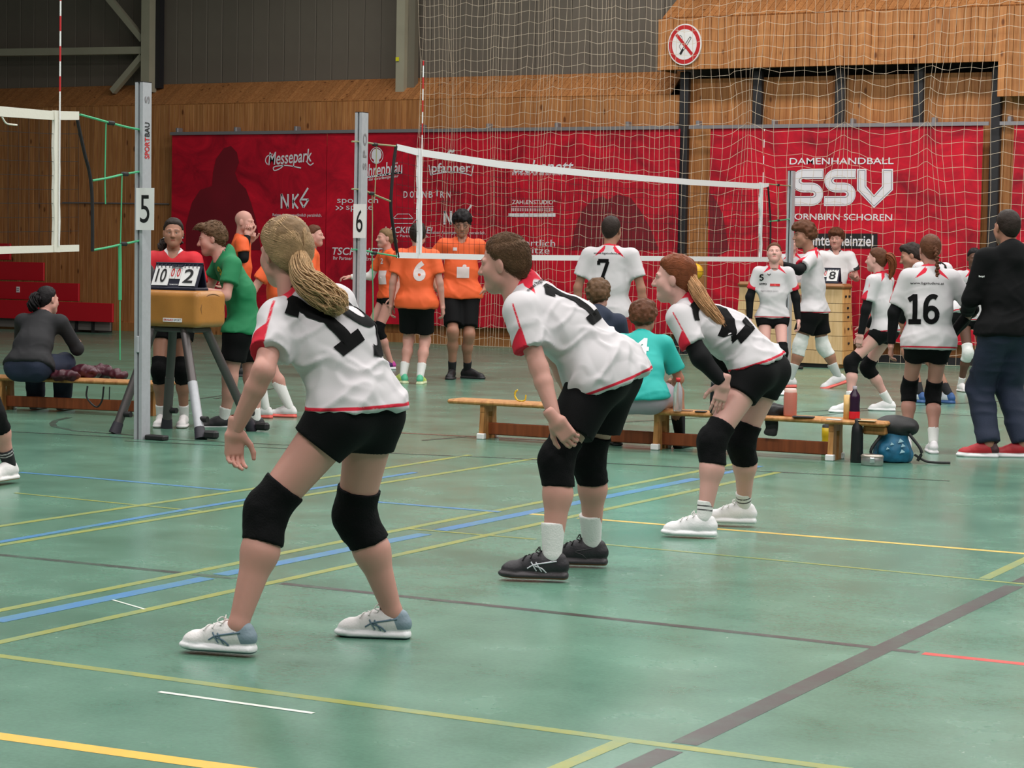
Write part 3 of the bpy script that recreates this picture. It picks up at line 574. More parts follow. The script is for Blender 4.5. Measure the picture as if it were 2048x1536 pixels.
def lerp_curve(pts, x): return np.interp(x, [p[0] for p in pts], [p[1] for p in pts])
def net(name, label, xa, xb, tt, tb, bt, bb, mtape, bands, cells, ant, edges):
    o = empty(name, NX(xb if xa < 0 else xa, 600)*[1, 1, 0]+[0, 0, 1.3], label, 'volleyball net')
    def tape(nm, top, bot, m):
        xs = np.unique(np.r_[np.linspace(xa, xb, 40)]); V = []
        for s in (-.006, .006):
            for x in xs:
                for c in (top, bot): p = NX(x, lerp_curve(c, x)); V.append(p+[s, 0, 0])
        k = len(xs)*2; F = []
        for i in range(len(xs)-1):
            a = 2*i; F += [[a, a+2, a+3, a+1], [k+a, k+a+1, k+a+3, k+a+2], [a, k+a, k+a+2, a+2], [a+1, a+3, k+a+3, k+a+1]]
        return obj(nm, np_mesh(nm, [(V, F)], False), m, o)
    tape('top_tape', tt, tb, mtape); tape('bottom_tape', bt, bb, mtape)
    # mesh cords, 10 cm squares
    A, B = NX(xa, lerp_curve(tb, xa)), NX(xb, lerp_curve(tb, xb)); Lh = abs(B[1]-A[1]); nv = int(Lh/.1); L = []
    y0 = min(A[1], B[1]); xs = np.linspace(xa, xb, 200); ys = np.array([NX(x, lerp_curve(tb, x))[1] for x in xs])
    for i in range(nv+1):
        Y = y0+Lh*i/max(nv, 1); x = np.interp(Y, ys, xs); L.append([NX(x, lerp_curve(tb, x)), NX(x, lerp_curve(bt, x))])
    for j in range(1, cells):
        L.append([NX(x, lerp_curve(tb, x)+(lerp_curve(bt, x)-lerp_curve(tb, x))*j/cells) for x in np.linspace(xa, xb, 30)])
    mb = MB()
    for l in L: mb.tube(l, .0016, 3, caps=False)
    obj('mesh_cords', mb.mesh('cords'), M_cord, o)
    for (x, w) in bands:
        t, b = lerp_curve(tt, x)-1, lerp_curve(bb, x); n = 14; V = []
        for i in range(n+1):
            y = t+(b-t)*i/n; dx = .7*math.sin(i*1.3); c = NX(x+dx, y)
            for s in (-1, 1): V.append(c+[.012, s*w/2, 0])
        for i in range(n+1):
            y = t+(b-t)*i/n; dx = .7*math.sin(i*1.3); c = NX(x+dx, y)
            for s in (-1, 1): V.append(c+[-.012, s*w/2, 0])
        k = 2*(n+1); F = []
        for i in range(n): a = 2*i; F += [[a, a+1, a+3, a+2], [k+a, k+a+2, k+a+3, k+a+1], [a, a+2, k+a+2, k+a], [a+1, k+a+1, k+a+3, a+3]]
        obj('side_band', np_mesh('side_band', [(V, F)], False), mtape, o)
    for (x, ytop, ytape) in ant:
        a, b = NX(x[1], ytape), NX(x[0], ytop); b[:2] = a[:2]; n = max(2, int(round((b[2]-a[2])/.10)))
        ant_o = obj('antenna', MB().tube([[a[0]+.02, a[1], a[2]-.9], [a[0]+.02, a[1], b[2]]], .0055, 6).mesh('antenna'), M_white, o)
        for i in range(n):
            if i % 2: obj('red_stripe', MB().tube([[a[0]+.02, a[1], a[2]+i*.1+.03], [a[0]+.02, a[1], min(a[2]+(i+1)*.1+.03, b[2]+.002)]], .0062, 6).mesh('stripe'), M_redp, ant_o)
    for e, r in edges: obj('edge_cord', MB().tube(smooth_path([NX(*p) for p in e], 6), r, 6).mesh('edge'), M_cord, o)
    return o
net('volleyball_net', 'volleyball net with cream tape tied to the post numbered 5', -70, 157,
    [(-70, 206), (0, 212.5), (105, 222), (157, 223)], [(-70, 227), (0, 233), (105, 240), (157, 240)], [(-70, 495), (0, 493), (182, 489)], [(-70, 510), (0, 508), (182, 502)],
    M_tape5, [(112, .058)], 9, [((115, 115), -40, 222)], [([(155, 240), (160, 265), (170, 310), (179, 345), (184, 390), (185, 450), (185, 503)], .012)])
net('volleyball_net', 'long volleyball net tied to the post numbered 6', 793, 1537,
    [(793, 288), (838, 298), (1000, 322), (1180, 341), (1380, 358.5), (1500, 366), (1537, 366)], [(793, 300), (838, 312), (1000, 336), (1180, 354), (1380, 370), (1521, 378), (1537, 373)],
    [(793, 504.5), (965, 509), (1525, 514)], [(793, 516), (965, 520), (1525, 523.5), (1537, 523)],
    M_tape, [(838.5, .058), (1521, .05)], 9, [((842, 840), 122, 300), ((1525, 1523), 258, 366)],
    [([(792, 292), (787, 330), (783, 380), (782, 420), (788, 465), (796, 515)], .014), ([(1536, 373), (1539, 410), (1541, 450), (1540, 523)], .012)])
obj('loose_cord', MB().tube(smooth_path([NX(4, 234), NX(12, 246), NX(24, 249), NX(34, 250)], 5), .006, 5).mesh('c'), M_tape5, None, 'frayed white cord dangling from the cream net tape', 'cord')
def tie(name, pts, label, r=.006, buckle=None, m=None, hang=None):
    o = empty(name, NX(*pts[0]), label, 'cord', 'net tie cords'); obj('cord', MB().tube(smooth_path([NX(*p) for p in pts], 4), r, 6).mesh('c'), m or M_rope, o)
    if buckle: b = NX(*buckle); obj('buckle', MB().box(b, (.03, .075, .03), bev=.01).mesh('b'), M_ink, o)
    if hang: obj('loose_end', MB().tube(smooth_path([NX(*p) for p in hang], 4), .0045, 5).mesh('c'), M_rope2 if m is M_rope2 else M_rope, o)
tie('tie_cord', [(160, 229), (200, 240), (225, 247), (262, 256), (294, 261)], 'upper green tie cord of the net with cream tape', .008, (222, 246), None, [(212, 247), (211, 300), (210, 360), (211, 408)])
tie('tie_cord', [(185, 361), (215, 356), (250, 348), (294, 341)], 'middle green tie cord of the net with cream tape', .008, (250, 348), None, [(244, 350), (243, 400), (241, 490)])
tie('tie_cord', [(187, 500), (215, 495), (247, 488), (296, 478)], 'lower green tie cord of the net with cream tape', .008, (247, 488), None, [(241, 490), (240, 590), (240, 720)])
obj('rope_bundle', MB().tube(smooth_path([NX(239.5, 488), NX(240, 540), NX(240, 600)], 4), .012, 6).mesh('c'), M_rope, None, 'doubled green rope end hanging beside the post numbered 5', 'cord')
tie('tie_cord', [(704, 283), (728, 284), (750, 288), (791, 292)], 'upper pale tie cord of the long net near the number 6', .008, (750, 289), M_rope2, [(753, 290), (752, 340), (749, 400)])
tie('tie_cord', [(704, 378), (726, 380), (745, 388), (782, 403)], 'middle pale tie cord of the long net near the number 6', .008, (743, 387), M_rope2, [(744, 390), (745, 440), (744, 500)])
tie('tie_cord', [(704, 499), (725, 500), (748, 505), (796, 513)], 'lower green tie cord of the long net near the number 6', .008, (748, 506), None, [(744, 506), (746, 600), (745, 722)])
tie('tie_cord', [(1537, 368), (1556, 370), (1584, 372)], 'upper pale tie cord on the post by the vaulting box', .008, (1556, 370), M_rope2, [(1557, 371), (1557, 438)])
tie('tie_cord', [(1538, 443), (1556, 441), (1582, 438)], 'lower green tie cord on the post by the vaulting box', .009, (1556, 441))
# wire-ring straps round the posts
for g, zz in ((g6, (283, 378, 499)),):
    pass

# ================================================================== ball-stop netting in front of the wall
def ball_net():
    Y0 = WALLY-.52; x0, x1 = WY(832, 300, Y0)[0], WY(2120, 300, Y0)[0]; ztop = 7.6
    # folded arc-length: cells 0.13 wide, gathered towards the left
    xs = []; x = x0; i = 0
    while x < x1:
        px = 832+(x-x0)/(x1-x0)*1288
        step = np.interp(px, [832, 900, 1000, 1300, 1400, 1700, 2100], [.05, .065, .072, .085, .105, .125, .12])
        step *= 1+.45*math.sin(i*.55)*(1 if px < 1250 else .5); xs.append(x); x += max(step, .02); i += 1
    xs = np.array(xs); nx = len(xs); dz = .165; nz = int(ztop/dz)+1; zs = np.linspace(.02, ztop, nz)
    fold = np.sin(xs*4.1)*.5+np.sin(xs*9.3+1)*.3
    rg = np.random.default_rng(3); jit = rg.normal(0, .012, nx)
    P = np.zeros((nx, nz, 3))
    gath = [WY(px, 270, Y0)[0] for px in (1497, 1690, 1848)]      # netting hooked up on the rail
    zr = WY(1600, 256, Y0)[2]
    for j, z in enumerate(zs):
        X = xs+.02*np.sin(z*.9+xs*2)+jit*math.sin(z*2.1); Yv = Y0+.06*fold+.02*np.sin(z*1.7+xs*3)
        sag = .045*np.abs(np.sin(xs*6.6+.3))+.03*np.sin(xs*1.9)
        Zz = z-sag+rg.normal(0, .006, nx)
        for gx in gath:
            d = np.abs(X-gx); wgt = np.exp(-(d/.55)**2); below = np.clip((zr-z)/1.1, 0, 1); fac = wgt*np.exp(-((z-zr)/.9)**2)
            X = X-(X-gx)*fac*.55; Zz = Zz+fac*.16*(1-np.minimum(d/.5, 1)); 
        P[:, j] = np.stack([X, Yv, np.maximum(Zz, .015)], 1)
    L = [P[i] for i in range(nx)]+[P[:, j] for j in range(nz)]
    mb = MB()
    for l in L: mb.tube(l, .0029, 3, caps=False)
    me = mb.mesh('netting'); o = obj('ball_stop_net', me, M_ballnet, None, 'white ball-stop netting hanging in folds before the back wall', 'net'); return o
ball_net()

# ================================================================== benches
def bench(name, A, B, label, zt=.285, hook=False, legs=(.1, .47, .86)):
    """A, B: floor points under the front edge ends"""
    A, B = np.array(A), np.array(B); d = nrm(B-A); Ln = np.linalg.norm(B-A); n = np.array([-d[1], d[0], 0]); ax = np.array([d, n, [0, 0, 1]])
    o = empty(name, (A+B)/2*[1, 1, 0], label, 'bench'); w = .25
    P = lambda s, t, z: A+d*s+n*t+np.array([0, 0, z])
    obj('seat_board', MB().box(P(Ln/2, w/2, zt-.016), (Ln, w, .034), 0, ax, .012).mesh('s'), M_bench, o)
    obj('floor_beam', MB().box(P(Ln*(legs[0]+legs[-1])/2, w/2, .075), (Ln*(legs[-1]-legs[0]), .045, .09), 0, ax, .006).mesh('s'), M_beam, o)
    for f in legs:
        s = f*Ln; lg = None
        for sg_ in (-1, 1):
            poly = [(-.0, .0), (.075, .0), (.055, zt-.03), (.012, zt-.03)]
            x0_ = .022; V = MB().prism([(sg_*(x0_+a*1.25), b) for a, b in poly], -.018, .018, frame=(P(s, w/2, 0), np.array([n, d, [0, 0, 1]])))
            leg = obj('leg', V.mesh('leg'), M_bench, o)
        obj('cross_rail', MB().box(P(s, w/2, zt-.06), (.035, .2, .05), 0, ax).mesh('r'), M_bench, o)
        obj('rubber_foot', MB().box(P(s, .02, .022), (.06, .05, .044), 0, ax, .006).mesh('f'), M_white, o); obj('rubber_foot', MB().box(P(s, w-.02, .022), (.06, .05, .044), 0, ax, .006).mesh('f'), M_white, o)
    if hook: obj('hanging_hook', MB().box(P(Ln-.1, w/2, zt-.065), (.16, .1, .06), 0, ax, .01).mesh('h'), M_bench, o)
    return P, Ln, d, n
A = G(892, 874.5); B = G(1768, 929); BR, BRL, bd, bn = bench('gym_bench', A, B, 'long wooden gym bench with drink bottles standing on it', hook=True, legs=(.085, .50, .885))
A2, B2 = G(-140, 815.5), G(326, 836); BL, BLL, bld, bln = bench('gym_bench', A2, B2, 'wooden gym bench with a maroon jacket lying on it', legs=(.30, .915))
BZ = .287
def onb(px, py): return G(px, py, BZ)          # a pixel on the bench seat
# ---- things on and by the bench
def bottle(name, c, prof, m, label, capm=None, capprof=None, n=16, cat='bottle'):
    o = empty(name, c, label, cat); b = obj('body', MB().lathe(prof, c, n).mesh('b', True), m, o)
    if capprof is not None: obj('cap', MB().lathe(capprof, c, n).mesh('c', True), capm, o)
    return o
cyl = lambda r, z0, z1: [(0, z0), (r, z0), (r, z1), (0, z1)]
M_clear = mat('clear_plastic', (.85, .88, .9), .12, trans=.85); M_pink = mat('pink_bottle', srgb(214, 128, 112), .3, trans=.3); M_pcap = mat('pink_cap', srgb(238, 196, 186), .4)
bottle('water_bottle', onb(1355, 822), [(0, 0), (.03, 0), (.033, .02), (.031, .08), (.033, .12), (.031, .16), (.012, .205), (.012, .215)], M_clear, 'clear plastic bottle with red cap beside the person in teal', M_redp, [(0, .235), (.015, .235), (.016, .205), (.0, .205)])
bottle('shaker_bottle', onb(1580, 832), [(0, 0), (.044, 0), (.046, .01), (.046, .155), (.04, .17)], M_pink, 'salmon pink drinking bottle standing on the bench', M_pcap, [(.042, .165), (.042, .185), (.036, .192), (0, .192)])
bottle('tall_can', onb(1694, 838), cyl(.026, 0, .165), mat('tall_can_yellow', srgb(214, 170, 104), .4, var=.25, vscale=25), 'tall yellow tube can standing behind the dark red drink bottle')
bb = bottle('soft_drink_bottle', onb(1708, 838.5), [(0, 0), (.036, 0), (.038, .015), (.038, .065), (.036, .09), (.038, .14), (.036, .165), (.014, .2), (.013, .212)], mat('berry_bottle', srgb(44, 18, 44), .25), 'dark berry drink bottle with red liquid near the bench end', mat('smoke_cap', srgb(190, 180, 190), .3, trans=.4), [(.015, .205), (.015, .228), (.0, .228)])
obj('label_band', MB().lathe([(.0385, .004), (.0395, .01), (.0395, .05), (.0385, .054)], onb(1708, 838.5), 16).mesh('l', True), mat('berry_red', srgb(205, 30, 44), .3), bb)
bottle('black_flask', onb(1427, 826), [(0, 0), (.026, 0), (.027, .01), (.027, .17), (.022, .2), (.022, .22), (0, .22)], mat('flask_black', srgb(20, 20, 24), .35), 'slim black flask standing on the bench behind a player')
bottle('black_flask', G(1713, 925), [(0, 0), (.042, 0), (.043, .02), (.04, .2), (.036, .24), (.02, .285), (.018, .3), (0, .3)], mat('flask_black', srgb(20, 20, 24), .35), 'big matt black flask on the floor under the bench end')
yb = bottle('squeeze_bottle', G(1652, 909), [(0, 0), (.033, 0), (.034, .02), (.034, .09), (.03, .11), (.034, .13), (.033, .19), (.02, .2)], mat('yellow_squeeze', srgb(206, 172, 30), .35), 'yellow squeeze bottle with dark lid behind the bench leg', M_ink, [(.033, .185), (.03, .21), (.012, .215), (.012, .24), (0, .24)])
obj('printed_band', MB().lathe([(.0345, .03), (.0352, .035), (.0352, .075), (.0345, .08)], G(1652, 909), 16).mesh('l', True), M_ink, yb)
lb = empty('lunch_box', G(1744, 931), 'metal lunch box with clip fastener on the floor by the blue backpack', 'box'); c = G(1744, 931)
obj('tin', MB().lathe([(0, .0), (.070, .0), (.076, .01), (.076, .06), (.07, .066), (0, .066)], c, 20, ax=[[1.0, 0, 0], [0, .7, 0], [0, 0, 1]]).mesh('t', True), mat('tin_metal', srgb(190, 188, 186), .3, .8), lb)
obj('lid', MB().lathe([(.078, .056), (.079, .066), (.07, .074), (0, .075)], c, 20, ax=[[1.0, 0, 0], [0, .7, 0], [0, 0, 1]]).mesh('t', True), mat('tin_lid', srgb(176, 166, 156), .35, .7), lb)
cl_ = nrm((CC-c)*[1, 1, 0]); obj('clip', MB().box(c+cl_*.062+[0, 0, .04], (.035, .012, .035), bev=.004).mesh('c'), mat('tin_clip', srgb(225, 225, 230), .25, .8), lb)
def slab(name, c, dims, m, label, cat, rz=0., bev=.004):
    ax = np.array([[math.cos(rz), math.sin(rz), 0], [-math.sin(rz), math.cos(rz), 0], [0, 0, 1]])
    return obj(name, MB().box(np.asarray(c)+[0, 0, dims[2]/2], dims, 0, ax, bev).mesh(name), m, None, label, cat)
slab('phone', onb(1607, 835), (.15, .075, .009), M_ink, 'black phone lying by the pink bottle', 'phone', .2)
slab('phone', onb(1668, 840), (.10, .06, .008), mat('pale_card', srgb(205, 195, 190), .5), 'pale phone with dark edge lying on the bench near its end', 'phone', .1)
slab('wrapper', onb(1735, 842), (.12, .05, .004), mat('pale_wrap', srgb(214, 186, 150), .5), 'flat pale wrapper on the end of the bench', 'wrapper', .0)
slab('phone', onb(1402, 824), (.08, .06, .008), M_ink, 'small black phone on the bench by the slim black flask', 'phone', .1)
slab('coin_tray', onb(1372, 822), (.09, .06, .006), mat('brown_card', srgb(120, 84, 58), .5), 'flat brown card on the bench beside the clear bottle', 'card', .1)
yl = empty('yellow_strap', onb(1042, 803), 'yellow curled plastic strap lying on the bench', 'strap'); c = onb(1042, 803)
obj('loop', MB().tube(smooth_path([c+bd*-.045+[0, 0, .08], c+bd*-.05+[0, 0, .03], c+bd*-.02+[0, 0, .006], c+bd*.03+[0, 0, .01], c+bd*.04+[0, 0, .05]], 6), [.004]*5*6+[.004] if False else .0055, 6).mesh('l', True), mat('yellow_plastic', srgb(214, 184, 46), .4), yl)
obj('strip', MB().tube(smooth_path([c+bd*-.03+[0, 0, .085], c+bd*-.055+[0, 0, .05], c+bd*-.03+[0, 0, .008]], 6), .006, 6).mesh('l', True), mat('yellow_plastic', srgb(214, 184, 46), .4), yl)
# ================================================================== implicit surfaces
class VN:
    def __init__(s, seed): s.t = np.random.default_rng(seed).uniform(-1, 1, (32, 32, 32)).astype(np.float32)
    def __call__(s, P):
        P = np.asarray(P, np.float32); i = np.floor(P).astype(int); f = P-i; f = f*f*(3-2*f); i %= 32; j = (i+1) % 32; t = s.t; r = 0
        for a in (0, 1):
            for b in (0, 1):
                for c in (0, 1):
                    w = (f[:, 0] if a else 1-f[:, 0])*(f[:, 1] if b else 1-f[:, 1])*(f[:, 2] if c else 1-f[:, 2])
                    r = r+w*t[(j if a else i)[:, 0], (j if b else i)[:, 1], (j if c else i)[:, 2]]
        return r
NOISE = VN(11)
class Fld:
    def __init__(s, pts, rad, h):
        pts = np.asarray(pts, float); s.lo = pts.min(0)-rad-3*h; hi = pts.max(0)+rad+3*h; s.h = h
        s.n = np.ceil((hi-s.lo)/h).astype(int)+1; s.f = np.full(s.n, .3, np.float32)
        s.ax = [(s.lo[i]+h*np.arange(s.n[i])).astype(np.float32) for i in range(3)]
    def _sl(s, lo, hi):
        a = np.maximum(np.floor((lo-s.lo)/s.h).astype(int), 0); b = np.minimum(np.ceil((hi-s.lo)/s.h).astype(int)+1, s.n)
        if (b <= a).any(): return None
        return tuple(slice(a[i], b[i]) for i in range(3))
    def _g(s, sl, c):
        return (s.ax[0][sl[0]][:, None, None]-np.float32(c[0]), s.ax[1][sl[1]][None, :, None]-np.float32(c[1]), s.ax[2][sl[2]][None, None, :]-np.float32(c[2]))
    def _put(s, sl, d, k, neg=False):
        f = s.f[sl]
        if neg: s.f[sl] = np.maximum(f, -d); return
        if k > 0:
            h = np.maximum(k-np.abs(f-d), 0)/k; s.f[sl] = np.minimum(f, d)-h*h*k*.25
        else: s.f[sl] = np.minimum(f, d)
    def cap(s, a, b, ra, rb, k=.02, w=None, sw=(1, 1), cut=(), neg=False):
        a, b = np.asarray(a, float), np.asarray(b, float); m = max(ra, rb)*max(1, *sw)+k+3*s.h
        sl = s._sl(np.minimum(a, b)-m, np.maximum(a, b)+m)
        if sl is None: return
        x, y, z = s._g(sl, a); ab = (b-a).astype(np.float32); L2 = max(float(ab @ ab), 1e-9)
        t = np.clip((x*ab[0]+y*ab[1]+z*ab[2])/L2, 0, 1); dx, dy, dz = x-t*ab[0], y-t*ab[1], z-t*ab[2]; q = dx*dx+dy*dy+dz*dz
        if w is not None:
            dw = dx*w[0]+dy*w[1]+dz*w[2]; sc = sw[0]+(sw[1]-sw[0])*t; q = np.maximum(q-dw*dw, 0)+(dw/sc)**2
        d = np.sqrt(q)-(ra+(rb-ra)*t)
        for c, n in cut:
            gx, gy, gz = s._g(sl, c); d = np.maximum(d, gx*n[0]+gy*n[1]+gz*n[2])
        s._put(sl, d.astype(np.float32), k, neg)
    def ell(s, c, r, R=None, k=.02, neg=False, cut=()):
        c = np.asarray(c, float); r = np.asarray(r, float); R = np.eye(3) if R is None else np.asarray(R); m = r.max()+k+3*s.h
        sl = s._sl(c-m, c+m)
        if sl is None: return
        x, y, z = s._g(sl, c); u = [(x*R[i][0]+y*R[i][1]+z*R[i][2])/r[i] for i in range(3)]
        k0 = np.sqrt(u[0]**2+u[1]**2+u[2]**2); k1 = np.sqrt((u[0]/r[0])**2+(u[1]/r[1])**2+(u[2]/r[2])**2); d = k0*(k0-1)/np.maximum(k1, 1e-6)
        for c2, n in cut:
            gx, gy, gz = s._g(sl, c2); d = np.maximum(d, gx*n[0]+gy*n[1]+gz*n[2])
        s._put(sl, d.astype(np.float32), k, neg)
    def rbox(s, c, half, R=None, rad=.01, k=.02):
        c = np.asarray(c, float); half = np.asarray(half, float); R = np.eye(3) if R is None else np.asarray(R); m = np.linalg.norm(half)+k+3*s.h
        sl = s._sl(c-m, c+m)
        if sl is None: return
        x, y, z = s._g(sl, c); q = [np.abs(x*R[i][0]+y*R[i][1]+z*R[i][2])-(half[i]-rad) for i in range(3)]
        d = np.sqrt(sum(np.maximum(a, 0)**2 for a in q))+np.minimum(np.maximum(np.maximum(q[0], q[1]), q[2]), 0)-rad
        s._put(sl, d.astype(np.float32), k)
    def plane(s, c, n):
        x, y, z = s._g((slice(None),)*3, c); s.f = np.maximum(s.f, (x*n[0]+y*n[1]+z*n[2]).astype(np.float32))
    def mesh(s):
        return surface_nets(s.f, s.lo, s.h)
def surface_nets(f, lo, h):
    ins = f < 0; nx, ny, nz = f.shape
    c = ins.astype(np.int8); S = c[:-1, :-1, :-1]+c[1:, :-1, :-1]+c[:-1, 1:, :-1]+c[:-1, :-1, 1:]+c[1:, 1:, :-1]+c[1:, :-1, 1:]+c[:-1, 1:, 1:]+c[1:, 1:, 1:]
    act = (S > 0) & (S < 8); I = np.argwhere(act); n = len(I)
    if n == 0: return np.zeros((0, 3)), np.zeros((0, 4), int)
    idx = np.full(act.shape, -1, np.int64); idx[act] = np.arange(n)
    O = [(a, b, c_) for a in (0, 1) for b in (0, 1) for c_ in (0, 1)]
    val = {o: f[I[:, 0]+o[0], I[:, 1]+o[1], I[:, 2]+o[2]] for o in O}
    acc = np.zeros((n, 3), np.float32); cnt = np.zeros(n, np.float32)
    for o in O:
        for ax in range(3):
            if o[ax]: continue
            q = list(o); q[ax] = 1; q = tuple(q); a, b = val[o], val[q]; cr = (a < 0) != (b < 0); t = np.where(cr, a/np.where(cr, a-b, 1), 0)
            for d in range(3): acc[:, d] += np.where(cr, o[d]+(t if d == ax else 0), 0)
            cnt += cr
    V = (I+acc/cnt[:, None])*h+lo
    Fs = []
    for ax in range(3):
        u, v = [(1, 2), (2, 0), (0, 1)][ax]
        sa = [slice(None)]*3; sb = [slice(None)]*3; sa[ax] = slice(0, -1); sb[ax] = slice(1, None)
        A, B = ins[tuple(sa)], ins[tuple(sb)]; E = np.argwhere(A != B)
        ok = (E[:, u] > 0) & (E[:, v] > 0) & (E[:, u] < f.shape[u]-1) & (E[:, v] < f.shape[v]-1); E = E[ok]
        fl = A[E[:, 0], E[:, 1], E[:, 2]]
        def at(du, dv):
            e = E.copy(); e[:, u] -= du; e[:, v] -= dv; return idx[e[:, 0], e[:, 1], e[:, 2]]
        q = np.stack([at(1, 1), at(0, 1), at(0, 0), at(1, 0)], 1); q[~fl] = q[~fl][:, ::-1]; Fs.append(q)
    return V, np.concatenate(Fs)
def vnormals(V, F):
    N = np.zeros_like(V); fn = np.cross(V[F[:, 2]]-V[F[:, 0]], V[F[:, 3 if F.shape[1] == 4 else 1]]-V[F[:, 1 if F.shape[1] == 4 else 0]])
    for i in range(F.shape[1]): np.add.at(N, F[:, i], fn)
    return N/np.maximum(np.linalg.norm(N, axis=1), 1e-9)[:, None]
def relax(V, F, it=1, lam=.5):
    for _ in range(it):
        S = np.zeros_like(V); C = np.zeros(len(V))
        for i in range(4):
            a, b = F[:, i], F[:, (i+1) % 4]; np.add.at(S, a, V[b]); np.add.at(C, a, 1); np.add.at(S, b, V[a]); np.add.at(C, b, 1)
        V = V+lam*(S/np.maximum(C, 1)[:, None]-V)
    return V
def rot_to(x, y):
    """rows x, y', z' orthonormal, y as close to the given y"""
    x = nrm(x); y = np.asarray(y, float); y = nrm(y-(y @ x)*x); return np.array([x, y, np.cross(x, y)])
def decal(tri, center, right, up, nrmv, bvh, off=.005, cell=.014, reach=.35, both=False):
    """lay a flat print onto a cloth surface by projecting it along -normal"""
    V, F = tri; bm = bmesh.new(); vs = [bm.verts.new((p[0], p[1], 0)) for p in V]
    for f in F:
        try: bm.faces.new([vs[i] for i in f])
        except ValueError: pass
    for ax in (0, 1):
        lo, hi = V[:, ax].min(), V[:, ax].max(); k = int((hi-lo)/cell)
        for i in range(1, k+1):
            no = [0, 0, 0]; no[ax] = 1; co = [0, 0, 0]; co[ax] = lo+(hi-lo)*i/(k+1)
            bmesh.ops.bisect_plane(bm, geom=bm.verts[:]+bm.edges[:]+bm.faces[:], plane_co=co, plane_no=no)
    bmesh.ops.triangulate(bm, faces=bm.faces); bm.verts.index_update()
    V2 = np.array([v.co[:2] for v in bm.verts]); F2 = np.array([[v.index for v in f.verts] for f in bm.faces]); bm.free()
    P = center+V2[:, :1]*right+V2[:, 1:]*up; out = np.zeros((len(P), 3)); ok = np.zeros(len(P), bool)
    for i, p in enumerate(P):
        h = bvh.ray_cast(Vector(p+nrmv*reach), Vector(-nrmv), reach*2)
        if h[0] is not None: out[i] = np.array(h[0])+nrmv*off*.5+np.array(h[1])*off*.5; ok[i] = True
    F2 = F2[ok[F2].all(1)]; return out, F2
# ================================================================== cloth things, apparatus
def sdf_obj(name, F, m, label=None, cat=None, parent=None, bump=0., fs=12., seed=0., group=None):
    V, Q_ = F.mesh()
    if bump:
        N = vnormals(V, Q_); V = V+N*(bump*NOISE(V*fs+seed))[:, None]
    return obj(name, np_mesh(name, [(V, Q_)]), m, parent, label, cat, group)
# black cloth hanging over the bench
c = onb(1540, 829); M_bcloth = mat('black_cloth', srgb(24, 22, 24), .85, bump=.3, bscale=60, sheen=.2)
f = Fld([c-bd*.2, c+bd*.2+[0, 0, .1], c-[0, .1, .2]], .05, .008)
f.ell(c+[0, 0, .03], (.11, .07, .045), None); f.ell(c+bd*.06+[0, 0, .035], (.07, .06, .04)); f.ell(c-bd*.09+[0, 0, .02], (.06, .06, .03)); f.rbox(c+bd*.03-bn*.06+[0, 0, -.05], (.045, .012, .09), np.array([bd, bn, [0, 0, 1]]), .01, .03)
sdf_obj('black_shirt', f, M_bcloth, 'crumpled black garment slung over the bench beside the pink bottle', 'garment', None, .012, 30)
# backpack
bp_ = G(1790, 926); R_ = nrm(RH); FW = nrm(FH)
M_bblue = mat('backpack_blue', srgb(24, 98, 132), .55, var=.35, vscale=14, bump=.2); M_bblk = mat('backpack_black', srgb(30, 28, 30), .6, bump=.2)
bo = empty('backpack', bp_, 'blue patterned backpack with black top lid on the floor', 'backpack')
f = Fld([bp_-R_*.2, bp_+R_*.2+[0, 0, .35], bp_+FW*.2], .05, .009)
f.cap(bp_+FW*.1+[0, 0, .06], bp_+FW*.1+[0, 0, .19], .13, .105, .03, R_, (1.05, .95)); f.ell(bp_+FW*.02-R_*.01+[0, 0, .085], (.11, .06, .08), np.array([R_, FW, [0, 0, 1]])); f.plane(bp_+[0, 0, .004], (0, 0, -1))
sdf_obj('bag_body', f, M_bblue, parent=bo, bump=.006, fs=25)
f = Fld([bp_-R_*.2+[0, 0, .2], bp_+R_*.2+[0, 0, .35], bp_+FW*.2+[0, 0, .3]], .06, .009)
f.ell(bp_+R_*.02+FW*.09+[0, 0, .245], (.155, .125, .075), np.array([nrm(R_*.97+np.array([0, 0, .12])), FW, [0, 0, 1]]))
sdf_obj('top_lid', f, M_bblk, parent=bo, bump=.006, fs=20)
for s_ in (-1, 1): obj('strap', MB().tube(smooth_path([bp_+R_*.09*s_+[0, 0, .2], bp_+R_*.17*s_-FW*.03+[0, 0, .09], bp_+R_*.15*s_-FW*.02+[0, 0, .02]], 6), .011, 6).mesh('strap', True), M_bblk, bo)
obj('loose_strap', MB().tube(smooth_path([bp_+R_*.13+[0, 0, .06], bp_+R_*.2-FW*.02+[0, 0, .02], bp_+R_*.26-FW*.03+[0, 0, .012], bp_+R_*.37-FW*.02+[0, 0, .01]], 6), .009, 6).mesh('strap', True), M_bblk, bo)

for i, (dx, dz, sz) in enumerate(((.03, .15, .02), (.045, .12, .016), (-.03, .13, .014), (.04, .08, .018), (-.06, .1, .012))):
    obj('printed_triangle', MB().prism([(-sz, -sz*.5), (sz, 0), (-sz*.3, sz)], -.004, .004, frame=(bp_+R_*dx-FW*(.05-.25*abs(dz-.085))+[0, 0, dz], np.array([R_, FW, [0, 0, 1]]))).mesh('t'), mat('backpack_print', srgb(170, 205, 220), .5), bo)
